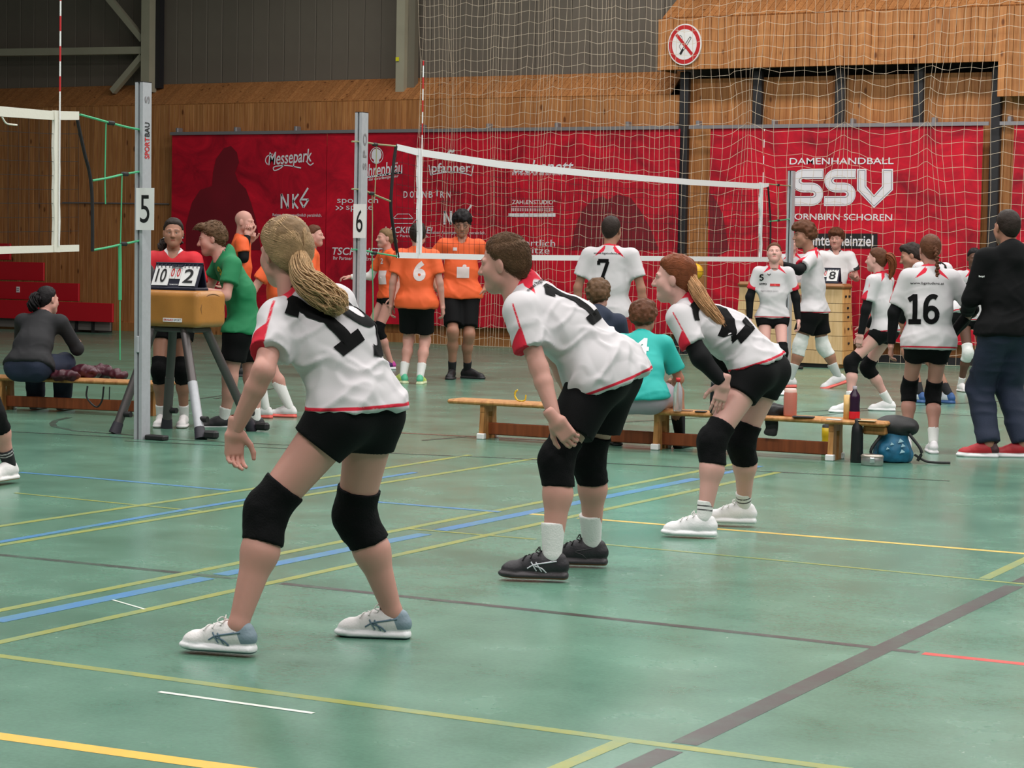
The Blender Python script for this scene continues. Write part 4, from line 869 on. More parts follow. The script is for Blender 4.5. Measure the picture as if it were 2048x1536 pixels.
# maroon jacket on the left bench
zt = BZ; jc = G(175, 751, zt); M_mar = mat('maroon_nylon', srgb(70, 22, 36), .45, bump=.25, bscale=22, var=.15)
jo = empty('jacket', jc, 'maroon quilted jacket lying crumpled on the bench', 'jacket')
f = Fld([G(78, 756, zt), G(252, 756, zt)+[0, 0, .1], jc-[0, .15, .05]], .05, .009)
for px, py, rx, ry, rz_ in ((100, 762, .11, .07, .02), (130, 753, .13, .09, .035), (170, 750, .13, .1, .05), (208, 748, .12, .09, .05), (238, 752, .08, .06, .03)):
    q = G(px, py+4, zt); f.ell(q+[0, 0, rz_*.8], (rx, ry, rz_+.012), np.array([bld, bln, [0, 0, 1]]), .07)
f.rbox(G(160, 770, zt)+[0, 0, -.02], (.17, .012, .03), np.array([bld, bln, [0, 0, 1]]), .01, .03)
sdf_obj('jacket_body', f, M_mar, parent=jo, bump=.02, fs=26)
q = G(195, 772, zt)
obj('strap', MB().tube(smooth_path([q+bld*-.07+[0, 0, .0]-bln*.03, q+bld*-.07-bln*.04+[0, 0, -.09], q+bld*.01-bln*.04+[0, 0, -.16], q+bld*.06-bln*.04+[0, 0, -.11], q+bld*.07-bln*.03+[0, 0, .0]], 6), .007, 6).mesh('s', True), M_ink, jo)
obj('strap', MB().tube([q+bld*.12-bln*.03+[0, 0, 0], q+bld*.12-bln*.035+[0, 0, -.1]], .004, 6).mesh('s', True), M_ink, jo)
# gym buck
feet = [G(229, 867), G(333, 857), G(505, 862), G(402, 879)]; bc = sum(feet)/4; bx, by = np.array([1., 0, 0]), np.array([0, 1., 0])
M_leather = mat('tan_leather', srgb(176, 118, 56), .38, var=.12, vscale=5, bump=.12, bscale=90); M_legm = mat('leg_grey_steel', srgb(92, 86, 86), .4, .5); M_rub = mat('rubber_dark', srgb(40, 36, 46), .6)
buck = empty('vaulting_buck', bc, 'tan leather vaulting buck on four grey metal legs', 'gym buck')
btop = 1.06; bl = .60; bwd = .36; bh = .27; bcen = np.array([WY(360, 600, bc[1])[0], bc[1], btop-bh/2])
f = Fld([bcen-[bl/2, bwd/2, bh/2], bcen+[bl/2, bwd/2, bh/2]], .02, .01); f.rbox(bcen, (bl/2, bwd/2, bh/2), None, .05, 0)
sdf_obj('leather_body', f, M_leather, parent=buck)
obj('end_seam', MB().tube(smooth_path([bcen+[bl/2-.004, bwd/2*math.cos(t)*.8, bh/2*.82*math.sin(t)] for t in np.linspace(-.4, pi+.4, 10)], 4), .004, 6).mesh('s', True), mat('leather_seam', srgb(120, 76, 36), .5), buck)
pl_ = WY(345, 640, bcen[1]-bwd/2-.002); obj('maker_plate', MB().box(pl_, (.17, .004, .028)).mesh('p'), M_paper, buck); wv, wf = T('ERHARD', 1, .03)
def flat_text(s, c, w, h, m, parent, bold=.02, ax=((1, 0, 0), (0, 0, 1)), name='lettering', n=(0, -1, 0), off=.003):
    V, F = T(s, 1, bold); V = V-(V.min(0)+V.max(0))/2; V = V*[w/np.ptp(V[:, 0]), h/np.ptp(V[:, 1])]
    P = np.asarray(c)+V[:, :1]*np.array(ax[0])+V[:, 1:]*np.array(ax[1])+np.array(n)*off; return obj(name, np_mesh(name, [(P, F)], False), m, parent)
flat_text('ERHARD', pl_+[-.035, 0, 0], .085, .016, M_redp, buck); flat_text('SPORT', pl_+[.045, 0, 0], .065, .016, mat('label_grey', srgb(120, 120, 130), .7), buck)
tops = [bcen+[-.17, -.08, -bh/2], bcen+[-.12, .08, -bh/2], bcen+[.17, .08, -bh/2], bcen+[.10, -.08, -bh/2]]
for i in range(4):
    a, b = tops[i], feet[i]; leg = obj('leg', MB().tube([a, a+(b-a)*.97], .034, 10).mesh('leg', True), M_legm, buck)
    obj('inner_tube', MB().tube([a+(b-a)*.5, a+(b-a)*.95], .037 if i % 2 else .026, 10).mesh('leg', True), M_alu if i == 3 else M_legm, leg); obj('rubber_foot', MB().tube([a+(b-a)*.90, b+[0, 0, .0]], [.038, .046], 12).mesh('f', True), M_rub, leg)
    s = a+(b-a)*.82; obj('clamp_knob', MB().tube([s+[.03, 0, 0], s+[.085, 0, 0]], .022, 10).mesh('k', True), M_ink, leg)
obj('under_frame', MB().box(bcen+[0, 0, -bh/2-.02], (.42, .22, .04), bev=.01).mesh('u'), M_legm, buck)
for ft in (feet[2], feet[3]): obj('castor', MB().box(ft+[.09, 0, .04], (.11, .06, .06), bev=.015).mesh('c'), M_ink, buck)
# flip scoreboard
def scoreboard(c, w, h, left, right, label, sets=('0', '0')):
    o = empty('flip_scoreboard', c, label, 'scoreboard'); tl = nrm([0, .45, 1.]); nn = nrm([0, -1, .45]); c = np.asarray(c)
    Mb = mat('navy_board', srgb(22, 22, 44), .5)
    obj('base_tray', MB().box(c+[0, .0, .012], (w*1.12, .16, .024), bev=.005).mesh('b'), Mb, o); ax = np.array([[1, 0, 0], np.cross(tl, [1, 0, 0]), tl])
    obj('back_panel', MB().box(c+[0, -.05, .02]+tl*h/2, (w*1.06, .012, h), 0, ax).mesh('b'), Mb, o); obj('rear_panel', MB().box(c+[0, .07, .02]+nrm([0, -.25, 1])*h/2, (w*1.06, .012, h), 0, np.array([[1, 0, 0], np.cross(nrm([0, -.25, 1]), [1, 0, 0]), nrm([0, -.25, 1])])).mesh('b'), Mb, o)
    def card(dx, cw, ch, dz, txt, m):
        cc = c+[dx, -.05, .02]+tl*(dz)+nn*.012; k = obj('score_card', MB().box(cc, (cw, .006, ch), 0, ax).mesh('c'), M_paper, o)
        flat_text(txt, cc+nn*.004, cw*.62, ch*.7, m, k, .012, ((1, 0, 0), tl), 'numeral', nn)
        for i in range(4):
            q = cc+np.array([(i-1.5)*cw/4, 0, 0])+tl*ch/2; obj('ring', MB().tube([q+nn*.012*math.cos(t)+tl*.014*math.sin(t) for t in np.linspace(0, 2*pi, 9)], .0035, 5).mesh('r'), Mb, k)
    card(-w*.31, w*.36, h*.82, h*.47, left, M_ink); card(w*.31, w*.36, h*.82, h*.47, right, M_ink); card(-w*.065, w*.115, h*.5, h*.6, sets[0], M_redp); card(w*.065, w*.115, h*.5, h*.6, sets[1], M_redp)
    flat_text('TEAMSPORT', c+[0, -.05, .02]+tl*h*.12, w*.2, .008, M_paper, o, .01, ((1, 0, 0), tl), 'lettering', nn, .008)
scoreboard(bcen+[WY(362, 580, bcen[1])[0]-bcen[0]+.012, -.06, bh/2-.003], .40, .19, '10', '2', 'flip scoreboard showing 10 and 2 on the leather buck')
bj = np.array([WY(300, 583, bcen[1]+.06)[0], bcen[1]+.07, bcen[2]+bh/2]); jb = empty('black_jacket', bj, 'black jacket with gold trim piled beside the scoreboard', 'jacket')
f = Fld([bj-[.1, .1, 0], bj+[.1, .1, .2]], .06, .009); f.ell(bj+[-.02, 0, .06], (.07, .08, .09)); f.ell(bj+[-.04, 0, .12], (.05, .06, .08)); f.ell(bj+[.04, .03, .03], (.07, .08, .04)); f.plane(bj+[0, 0, .001], (0, 0, -1)); sdf_obj('garment', f, M_bcloth, parent=jb, bump=.01, fs=20)
obj('gold_trim', MB().tube(smooth_path([bj+[-.01, -.06, .2], bj+[.03, -.085, .14], bj+[.045, -.09, .10], bj+[.065, -.09, .04]], 6), .008, 6).mesh('t', True), mat('gold_trim', srgb(214, 168, 92), .4), jb)
# tall vaulting box by the wall
vb = G(1677, 737); vl = G(1473, 727); vx1, vy = vb[0], vb[1]; vx0 = WY(1473, 700, vy)[0]; zz = [.05]+[WY(1600, y, vy)[2] for y in (699, 670, 641, 623, 605, 577)]; wide0, wide1 = .42, .30
vbo = empty('vaulting_box', ((vx0+vx1)/2, vy+.2, 0), 'tall plywood vaulting box in stacked sections with padded top', 'vaulting box')
ztop = zz[-1]
def half(z): return (wide0+(wide1-wide0)*z/ztop)/2
for i in range(len(zz)-1):
    za, zb_ = zz[i]+.003, zz[i+1]-.003; cx = (vx0+vx1)/2; hx = (vx1-vx0)/2
    V = []
    for z in (za, zb_):
        hw = half(z); e = .05*(1-z/ztop); V += [[cx-hx-e, vy+.21-hw, z], [cx+hx+e, vy+.21-hw, z], [cx+hx+e, vy+.21+hw, z], [cx-hx-e, vy+.21+hw, z]]
    sec = obj('box_section', np_mesh('s', [(V, [[0, 1, 5, 4], [1, 2, 6, 5], [2, 3, 7, 6], [3, 0, 4, 7], [4, 5, 6, 7], [3, 2, 1, 0]])], False), M_plinth, vbo)
    hw = half(za); obj('end_board', np_mesh('e', [([[vx1+.052*(1-z/ztop)+dx, vy+.21+s*half(z)*.97, z] for z in (za, zb_) for dx in (0, .014) for s in (-1, 1)], [[0, 1, 3, 2], [4, 6, 7, 5], [0, 4, 5, 1], [2, 3, 7, 6], [1, 5, 7, 3], [0, 2, 6, 4]])], False), M_plinth2, sec)
    zc = (za+zb_)/2
    for s in ((-.07, .07) if i in (0, len(zz)-2) else (0,)): obj('grip_hole', MB().box((vx1+.02+.05*(1-zc/ztop), vy+.21+s, zc), (.014, .055, .03), bev=.006).mesh('h'), M_ink, sec)
obj('padded_top', MB().box(((vx0+vx1)/2, vy+.21, ztop+.035), (vx1-vx0+.06, wide1+.06, .075), bev=.03).mesh('t', False), mat('brown_leather_top', srgb(150, 100, 60), .45), vbo)
obj('base_gap', MB().box(((vx0+vx1)/2, vy+.21, .028), (vx1-vx0-.2, wide0-.06, .05)).mesh('g'), M_ink, vbo)
for s in (vx0+.06, vx1-.06): obj('skid', MB().box((s, vy+.21, .026), (.12, wide0+.04, .052), bev=.008).mesh('g'), M_plinth2, vbo)
scoreboard(np.array([WY(1655, 570, vy)[0]-.10, vy+.14, ztop+.07]), .40, .19, '5', '8', 'flip scoreboard on the vaulting box showing 8', ('1', '0'))
# flying ball
bcn = Q(1391, 543, 26.6); ba = empty('yellow_ball', bcn, 'yellow ball in flight in front of the netting', 'ball')
bm = bmesh.new(); bmesh.ops.create_uvsphere(bm, u_segments=24, v_segments=16, radius=.1); me = bpy.data.meshes.new('ball'); bm.to_mesh(me); bm.free()
for p in me.polygons: p.use_smooth = True
bl_ = obj('ball_shell', me, mat('ball_yellow', srgb(226, 170, 26), .45, bump=.1), ba); bl_.matrix_parent_inverse = Matrix.Identity(4)
for k in range(3):
    t = np.linspace(0, 2*pi, 25); ring = np.stack([.1*np.cos(t), .1*np.sin(t), 0*t], 1) if k == 0 else (np.stack([.1*np.cos(t), 0*t, .1*np.sin(t)], 1) if k == 1 else np.stack([0*t, .1*np.cos(t), .1*np.sin(t)], 1))
    obj('seam', MB().tube(ring+bcn, .003, 5).mesh('seam', True), mat('ball_dark', srgb(60, 48, 20), .5), ba)
# ================================================================== people
SKINS = {'fair': srgb(200, 147, 134), 'pale': srgb(210, 160, 150), 'tan': srgb(166, 118, 98), 'brown': srgb(98, 66, 52), 'rosy': srgb(186, 134, 120)}
def skin_mat(tone, brow):
    c = SKINS[tone]; key = 'skin_%s_%s' % (tone, brow)
    bc_ = {'dark': srgb(50, 36, 30), 'mid': srgb(110, 78, 58), 'none': tuple(x*.8 for x in c)}[brow]
    return mat(key, c, .5, var=.05, vscale=9, spec=.35, sub=.1, trims=[('lip', (c[0]*.82, c[1]*.5, c[2]*.5)), ('brow', bc_), ('eyew', srgb(186, 176, 170)), ('iris', srgb(44, 30, 24))])
def hair_mat(name, c): return mat('hair_'+name, c, .55, bump=.35, bscale=90, var=.25, vscale=30, spec=.18)
HAIR = {'blonde': srgb(122, 96, 68), 'honey': srgb(160, 130, 96), 'lightblonde': srgb(178, 144, 106), 'brown': srgb(96, 70, 50), 'dark': srgb(44, 34, 30), 'auburn': srgb(122, 66, 40), 'auburn_light': srgb(186, 140, 100), 'black': srgb(24, 20, 22), 'chestnut': srgb(92, 56, 38), 'red': srgb(120, 70, 45)}

# ---- head, in head space: x right, y forward, z up
def head_field(h):
    f = Fld([[-.1, -.12, -.17], [.1, .15, .14]], .0, h)
    f.ell((0, -.012, .032), (.0745, .094, .086)); f.ell((0, .028, -.03), (.062, .066, .078), k=.03); f.ell((0, .055, -.088), (.032, .034, .026), k=.03)
    f.cap((-.045, .02, -.06), (.0, .06, -.09), .028, .026, .025); f.cap((.045, .02, -.06), (.0, .06, -.09), .028, .026, .025)
    for s in (-1, 1):
        f.ell((s*.036, .056, -.026), (.028, .024, .026), k=.035)                       # cheek
        f.cap((s*.016, .085, .022), (s*.046, .072, .02), .012, .01, .012)            # brow ridge
        f.ell((s*.031, .094, .0), (.017, .016, .0115), neg=True)                     # socket
        f.ell((s*.031, .0765, .0), (.0135, .0125, .0125), k=.004)                      # eyeball
        f.ell((s*.077, -.004, -.006), (.009, .02, .032), np.array([[.92, s*.38, 0], [-s*.38, .92, 0], [0, 0, 1]]), k=.008)   # ear
    f.cap((0, .09, .008), (0, .112, -.028), .009, .0125, .014); f.ell((.011, .1, -.031), (.009, .01, .008), k=.008); f.ell((-.011, .1, -.031), (.009, .01, .008), k=.008)
    f.cap((-.018, .086, -.056), (.018, .086, -.056), .007, .007, .008); f.cap((-.014, .084, -.066), (.014, .084, -.066), .0075, .0075, .007)
    f.cap((0, -.025, -.06), (0, -.035, -.17), .052, .056, .03)
    return f
_HC = {}
def head_mesh(h):
    if h in _HC: return _HC[h]
    f = head_field(h); V, F = f.mesh(); N = len(V)
    x, y, z = V.T; ax = np.abs(x)
    lip = np.where((y > .078), .006-np.sqrt(np.maximum(ax-.012, 0)**2+(z+.061)**2*1.6)+.003, -1)
    lip = np.where((ax < .026) & (y > .07), .0075-np.hypot(np.maximum(ax-.011, 0), (z+.061)), -1)
    zb = .0265-.25*np.maximum(ax-.036, 0)
    brow = np.where((y > .05) & (ax > .013) & (ax < .055), .0032-np.abs(z-zb)-.06*np.maximum(ax-.03, 0), -1)
    d = np.hypot((ax-.031)/1.35, z*1.25); eyew = np.where((y > .06), .0062-d, -1); iris = np.where(y > .06, .0050-np.hypot(ax-.031, z), -1)
    lid = np.where((y > .06) & (ax > .018) & (ax < .05), .0014-np.abs(z-.0075+.25*(ax-.031)**2*60), -1); brow = np.maximum(brow, lid)
    _HC[h] = (V, F, dict(lip=lip, brow=brow, eyew=eyew, iris=iris)); return _HC[h]
def hair_cap(h, style, seed=0):
    """hair volume in head space"""
    key = ('hair', h, style)
    if key not in _HC:
        th = {'short': .016, 'pulled': .010, 'mop': .03, 'crop': .008, 'quiff': .018, 'bob': .016}[style]
        f = Fld([[-.11, -.14, -.13], [.11, .13, .17]], .0, h)
        f.ell((0, -.014, .034), (.0745+th, .095+th, .087+th*1.15))
        if style in ('mop',): f.ell((0, .03, .085), (.085, .09, .05), k=.03)
        if style == 'quiff': f.cap((-.04, .07, .105), (.04, .07, .105), .026, .026, .03); f.cap((-.03, .105, .1), (.03, .105, .1), .018, .016, .03)
        if style == 'short': f.cap((-.035, .055, .1), (.035, .055, .1), .03, .03, .03)
        f.cap((0, -.05, -.02), (0, -.055, -.06), .058+th*.5, .045+th*.3, .03)
        X, Y, Z = np.meshgrid(*f.ax, indexing='ij')
        line = {'short': ([-.12, -.06, -.028, -.004, .012, .03, .06, .1], [-.075, -.075, -.06, .0, .0, .03, .066, .078]), 'pulled': ([-.12, -.06, -.02, 0, .03, .06, .1], [-.075, -.07, -.04, .008, .04, .066, .074]), 'mop': ([-.12, -.06, -.02, 0.01, .03, .06, .1], [-.07, -.06, -.045, -.01, .02, .035, .04]),
                'crop': ([-.12, -.06, -.02, 0, .03, .06, .1], [-.07, -.065, -.03, .01, .03, .068, .08]), 'quiff': ([-.12, -.06, -.028, -.004, .012, .03, .06, .1], [-.07, -.07, -.05, .0, .01, .03, .066, .074]), 'bob': ([-.12, -.06, -.02, 0, .03, .06, .1], [-.09, -.08, -.05, -.0, .03, .06, .07])}[style]
        dl = (Z-np.interp(Y, *line)).astype(np.float32); f.f = np.maximum(f.f+np.float32(th*.85)*(1-np.clip(dl/.032, 0, 1)), -dl*.8); V, F = f.mesh(); V = relax(V, F, 2); _HC[key] = (V, F)
    V, F = _HC[key]
    amp = {'short': .005, 'pulled': .0025, 'mop': .012, 'crop': .002, 'quiff': .006, 'bob': .003}[style]; fs = {'mop': 38., 'short': 55.}.get(style, 45.)
    N = vnormals(V, F); return V+N*(amp*NOISE(V*fs+seed))[:, None], F

# ---- hand, in hand space: x along the fingers, y to the thumb, z back of the hand (right hand)
HANDS = {'relaxed': (24, 34, 22, .0), 'spread': (8, 14, 10, .11), 'grip': (38, 48, 30, .02), 'fist': (72, 84, 45, .0), 'flat': (6, 8, 6, .03)}
def hand_mesh(pose, h):
    key = ('hand', pose, h)
    if key in _HC: return _HC[key]
    c1, c2, c3, spread = HANDS[pose]
    f = Fld([[-.05, -.08, -.13], [.22, .10, .06]], .0, h)
    f.cap((-.04, 0, 0), (.012, 0, 0), .026, .0265, .015, np.array([0, 1., 0]), (1.05, 1.15)); f.rbox((.05, 0, 0), (.046, .038, .014), None, .013, .02)
    tips = {}
    for i, (y, L, r) in enumerate(((.029, .073, .0088), (.0098, .08, .0092), (-.0095, .075, .0088), (-.028, .06, .008))):
        a = np.array([.088-.004*abs(i-1), y, .001]); ang = 0.; yw = (1.5-i)*spread
        for j, (fr, cj) in enumerate(((.45, c1), (.30, c2), (.25, c3))):
            ang += math.radians(cj*(1+.06*i)); d = np.array([math.cos(ang)*math.cos(yw), math.sin(yw), -math.sin(ang)]); b = a+d*L*fr; f.cap(a, b, r*(1-.07*j), r*(1-.07*(j+1)), .004); a = b
    t0 = np.array([.02, .03, -.006]); t1 = t0+[.032, .026+spread*.1, -.012]; t2 = t1+[.028, .010+spread*.12, -.008]; t3 = t2+[.022, .001+spread*.06, -.004]
    f.cap(t0, t1, .0145, .0115, .014); f.cap(t1, t2, .0108, .0098, .004); f.cap(t2, t3, .0098, .008, .004)
    V, F = f.mesh(); _HC[key] = (V, F); return V, F
# ---- shoe, in shoe space: origin under the ankle, x right, y to the toe, z up; length about 0.28
def shoe_mesh(h=.005):
    key = ('shoe', h)
    if key in _HC: return _HC[key]
    f = Fld([[-.065, -.09, -.0], [.065, .21, .13]], .0, h)
    f.cap((0, -.046, .05), (0, .02, .055), .031, .033, .02); f.cap((0, .02, .055), (.003, .145, .04), .035, .031, .03); f.ell((.004, .155, .034), (.041, .046, .031), k=.02)
    f.cap((0, -.044, .062), (0, -.04, .082), .031, .028, .02); f.cap((0, .0, .08), (0, .05, .075), .034, .026, .025); f.cap((0, .045, .088), (0, .105, .068), .02, .018, .02)
    f.cap((0, -.058, .016), (.003, .152, .015), .0205, .0195, .003, np.array([1., 0, 0]), (1.95, 2.45)); f.ell((.003, .162, .019), (.047, .052, .0195), k=.004)
    f.ell((0, -.006, .138), (.027, .04, .046), neg=True); f.plane((0, 0, .0015), (0, 0, -1))
    V, F = f.mesh(); V = relax(V, F, 1, .35); V[:, 2] = np.maximum(V[:, 2], 0)
    x, y, z = V.T; top = np.interp(y, [-.09, -.05, 0, .05, .1, .15, .2], [.039, .038, .036, .034, .034, .036, .040])
    sole = top-z; heel = .012-np.hypot(np.maximum(y+.052, 0)*1.0+0*z, 0)-np.maximum(.03-z, 0)*1-np.maximum(z-.1, 0); heel = np.minimum(-.034-y+(z-.03)*.35, z-.028)
    tread = .009-z
    _HC[key] = (V, F, dict(sole=sole, heel=heel, tread=tread)); return _HC[key]
SHOE_MATS = {}
def shoe_mat(name, upper, sole, heel=None, tread=None):
    return mat('shoe_'+name, upper, .55, bump=.15, bscale=120, trims=[('heel', heel or upper), ('sole', sole), ('tread', tread or sole)])

# ---- seven-segment style slab numerals for the jerseys (unit height)
def numeral(ch):
    S = {'1': [[(.27, .05), (.27, 1)], [(.27, .93), (.04, .80)], [(.06, .07), (.5, .07)]],
         '2': [arc(.3, .70, .21, .23, 165, -35, 16), [(.49, .60), (.10, .10)], [(.04, .08), (.56, .08)], [(.52, .07), (.52, .24)]],
         '3': [arc(.26, .73, .2, .2, 150, -80, 14), arc(.26, .28, .23, .24, 80, -150, 14)],
         '4': [[(.42, 0), (.42, 1)], [(.42, .95), (.04, .3)], [(.0, .28), (.58, .28)]],
         '5': [[(.52, .93), (.12, .93)], [(.13, .93), (.11, .52)], arc(.28, .31, .22, .26, 130, -150, 16)],
         '6': [arc(.3, .3, .21, .24, 0, 360, 22), np.vstack([[(.09, .32)], arc(.36, .55, .27, .4, 175, 60, 10)])],
         '7': [[(.04, .93), (.58, .93)], [(.07, .93), (.07, .74)], [(.54, .9), (.28, .1)], [(.12, .07), (.44, .07)]],
         '9': [arc(.3, .7, .21, .24, 0, 360, 22), np.vstack([[(.51, .68)], arc(.24, .45, .27, .4, -5, -120, 10)])]}[ch]
    return S
def number2d(s, w=.16, gap=.66):
    L = []
    for i, ch in enumerate(s):
        for l in numeral(ch): L.append(np.asarray(l, float)+[i*gap, 0])
    V, F = strokes2d(L, w); return V-(V.min(0)+V.max(0))/2, F

def R3(fwd, up=(0, 0, 1.)):
    """rows: right, forward, up"""
    y = nrm(fwd); u = np.asarray(up, float); x = nrm(np.cross(y, u)); return np.array([x, y, np.cross(x, y)])
def ik(a, b, l1, l2, pole):
    d = b-a; L = min(np.linalg.norm(d), (l1+l2)*.999); u = nrm(d); b = a+u*L; t = (l1*l1-l2*l2+L*L)/(2*L); hh = math.sqrt(max(l1*l1-t*t, 0)); p = np.asarray(pole, float); p = nrm(p-(p @ u)*u); return a+u*t+p*hh
def person(label, J, Ht=1.7, sex='f', tone='fair', brow='mid', h=.011, face=None, headup=None, hair='dark', style='short', shirt=None, sleeve=.62, shorts=None, shorts_len=.35, loose=False, knee=None, knees='LR', sock=None, sock_len=.3, shoe=None, arms=None, hands=('relaxed', 'relaxed'), hand_rot=None, long_pants=None, long_sleeve=None, hem=.0, group=None, cat='person', extra=None, wr=.006, girth=1., fit=1., hood=False, toes=None, hemcut=None, head_scale=1., hempt=None, leg=1.):
    s = Ht/1.72; g = girth*s*(1. if sex == 'm' else .94)
    J = {k: np.asarray(v, float) for k, v in J.items()}
    up = nrm(J['neck']-J['pelvis']); rt = J['shR']-J['shL']; rt = nrm(rt-(rt @ up)*up); fw = np.cross(up, rt); B = np.array([rt, fw, up])
    hr = J['hipR']-J['hipL']; hr = nrm(hr); base = np.array([J['pelvis'][0], J['pelvis'][1], 0.])
    root = empty('person', base, label, cat, group)
    # head frame
    hf = R3(face if face is not None else fw, headup if headup is not None else nrm(up*.5+np.array([0, 0, .6]))); hs = s*(1.0 if sex == 'm' else .97)*head_scale; hc = J['head']
    H2W = lambda V: (np.asarray(V)*hs) @ hf+hc
    # ---------------- body
    allp = [J[k] for k in J if k not in ('head',)]
    f = Fld(allp, .13*s, h); ct = (J['shL']+J['shR'])/2-up*.03*s; mid = J['pelvis']*.5+ct*.5
    if 'mid' in J: mid = J['mid']
    f.cap(J['hipL'], J['hipR'], .088*g, .088*g, .06); f.cap(J['pelvis'], mid, .088*g, .078*g, .05, rt, (1.25, 1.3)); f.cap(mid, ct, .08*g, .086*g, .05, rt, (1.3, 1.45)); f.cap(J['shL']*.85+J['shR']*.15, J['shR']*.85+J['shL']*.15, .05*g, .05*g, .05)
    f.cap(J['neck']-up*.03*s, J['neck']*.35+H2W([[0, -.03, -.10]])[0]*.65, .054*g, .05*g, .04)
    for sd in 'LR':
        sh, el, wrj = J['sh'+sd], J['el'+sd], J['wr'+sd]
        f.cap(sh, el, .046*g, .037*g, .03); m_ = el*.72+wrj*.28; f.cap(el, m_, .037*g, .0375*g, .02); f.cap(m_, wrj, .0375*g, .0245*g, .01)
        hp, kn, an = J['hip'+sd], J['kn'+sd], J['an'+sd]; ax = nrm(kn-hp)
        f.cap(hp, kn, .082*g*leg, .053*g*leg, .05); f.cap(kn-nrm(an-kn)*.01, kn+nrm(an-kn)*.04, .053*g, .05*g, .03)
        fd = toes[sd] if toes else fw*[1, 1, 0]; cb = kn*.64+an*.36-nrm(fd)*.014*s; f.cap(kn, cb, .049*g*leg, .052*g*leg, .04); f.cap(cb, an, .052*g*leg, .034*g, .04); f.cap(an, an-[0, 0, .03], .032*g, .028*g, .02)
    V, F = f.mesh(); nb = len(V)
    parts = [(V, F)]; hv, hF, hat = head_mesh(.0042 if h < .009 else .006); parts.append((H2W(hv), hF))
    nh = [nb, len(hv)]
    for sd, pose in zip('LR', hands):
        if pose is None: continue
        hvv, hff = hand_mesh(pose, .0032 if h < .009 else .0046); wrj = J['wr'+sd]; d = nrm(wrj-J['el'+sd]); th = fw
        if hand_rot and sd in hand_rot: d, th = [nrm(v) for v in hand_rot[sd]]
        M_ = rot_to(d, th)
        if sd == 'L': M_ = np.array([M_[0], M_[1], -M_[2]]); hff = hff[:, ::-1]
        parts.append((wrj+(hvv*s*(1.0 if sex == 'm' else .93)) @ M_, hff)); nh.append(len(hvv))
    at = {k: np.concatenate([np.full(nb, -1.), hat[k]]+[np.full(n_, -1.) for n_ in nh[2:]]) for k in hat}
    body = obj('body', np_mesh('body', parts, True, at), skin_mat(tone, brow), root)
    # ---------------- shirt
    out = dict(root=root, H2W=H2W, hs=hs, hf=hf, B=B, ct=ct, mid=mid)
    if shirt is not None:
        hemc = J['pelvis']+up*hem*s if hempt is None else np.asarray(hempt); pts = [J['neck'], hemc, J['pelvis'], J['shL'], J['shR']]+[J['sh'+q]*(1-min(sleeve, 1))+J['el'+q]*min(sleeve, 1) for q in 'LR']
        if long_sleeve: pts += [J['elL'], J['elR'], J['wrL'], J['wrR']]
        f = Fld(pts, .24*s, h); ft = fit*g; hn = -up if hemcut is None else nrm(hemcut); hc_ = (hemc, hn)
        pe_ = J['pelvis']-up*.10*s; f.cap(pe_, mid, .122*ft, .112*ft, .04, rt, (1.36, 1.36), cut=[hc_]); hr_ = (.134 if loose else .114)*ft; f.cap(J['hipL'], J['hipR'], hr_, hr_, .06, cut=[hc_]); f.cap(mid, ct, .112*ft, .102*ft, .05, rt, (1.36, 1.5), cut=[hc_]); f.cap(J['shL']*.9+J['shR']*.1, J['shR']*.9+J['shL']*.1, .058*g, .058*g, .05)
        f.cap(J['shL']*.6+J['shR']*.4+up*.012, J['neck']+up*.012*s-fw*.008, .045*g, .05*g, .05); f.cap(J['shR']*.6+J['shL']*.4+up*.012, J['neck']+up*.012*s-fw*.008, .045*g, .05*g, .05)
        if extra and 'belly' in extra:
            for c_, r_ in extra['belly']: f.ell(c_, np.full(3, r_), k=.08, cut=[hc_])
        sl = {}
        for q in 'LR':
            a, b = J['sh'+q], J['el'+q]; d = b-a
            if long_sleeve:
                f.cap(a, b, .062*g, .052*g, .05); f.cap(b, J['wr'+q], .052*g, .04*g, .03, cut=[(J['wr'+q]-nrm(J['wr'+q]-b)*.01, nrm(J['wr'+q]-b))])
            else:
                e = a+d*sleeve; f.cap(a-nrm(d)*.0, e+d*.15, .064*g, .074*g*(1.06 if loose else 1), .055, cut=[(e, nrm(d))]); sl[q] = (a, e)
        if hood: f.cap(J['neck']-fw*.06*s-rt*.07*s, J['neck']-fw*.06*s+rt*.07*s, .05, .05, .04); f.cap(J['neck']-fw*.09*s-up*.06, J['neck']-fw*.06*s+up*.02, .06, .06, .05)
        hd = nrm(J['head']-J['neck'])
        if not hood: f.cap(J['neck']+hd*.015, J['neck']+hd*.2, .056*g, .068*g, 0, neg=True); f.ell(J['neck']+fw*.06*s+up*.012*s, (.04*s, .045*s, .05*s), B, neg=True)
        V, F = f.mesh(); N = vnormals(V, F)
        if wr:
            L = (V-mid) @ B.T; q = np.stack([L[:, 0]*5+L[:, 2]*4, L[:, 1]*5+3, L[:, 2]*13-L[:, 0]*5], 1); w1 = NOISE(q+len(label)*1.7); w2 = NOISE(np.stack([L[:, 0]*11-L[:, 2]*7, L[:, 1]*10, L[:, 2]*9+L[:, 0]*9], 1)+9)
            cr = np.clip(1-np.abs(w1)*3.2, 0, 1)+.7*np.clip(1-np.abs(w2)*2.6, 0, 1); w3 = NOISE(np.stack([L[:, 0]*4, L[:, 1]*4+2, L[:, 2]*5], 1)+31); low = np.clip(.7-L[:, 2]*2.0, .3, 1); V = V+N*(wr*(cr+.9*w3-.4)*low)[:, None]; V = relax(V, F, 1, .4)
        cols = shirt if isinstance(shirt, dict) else {'mat': shirt}
        trim = np.full(len(V), -1.)
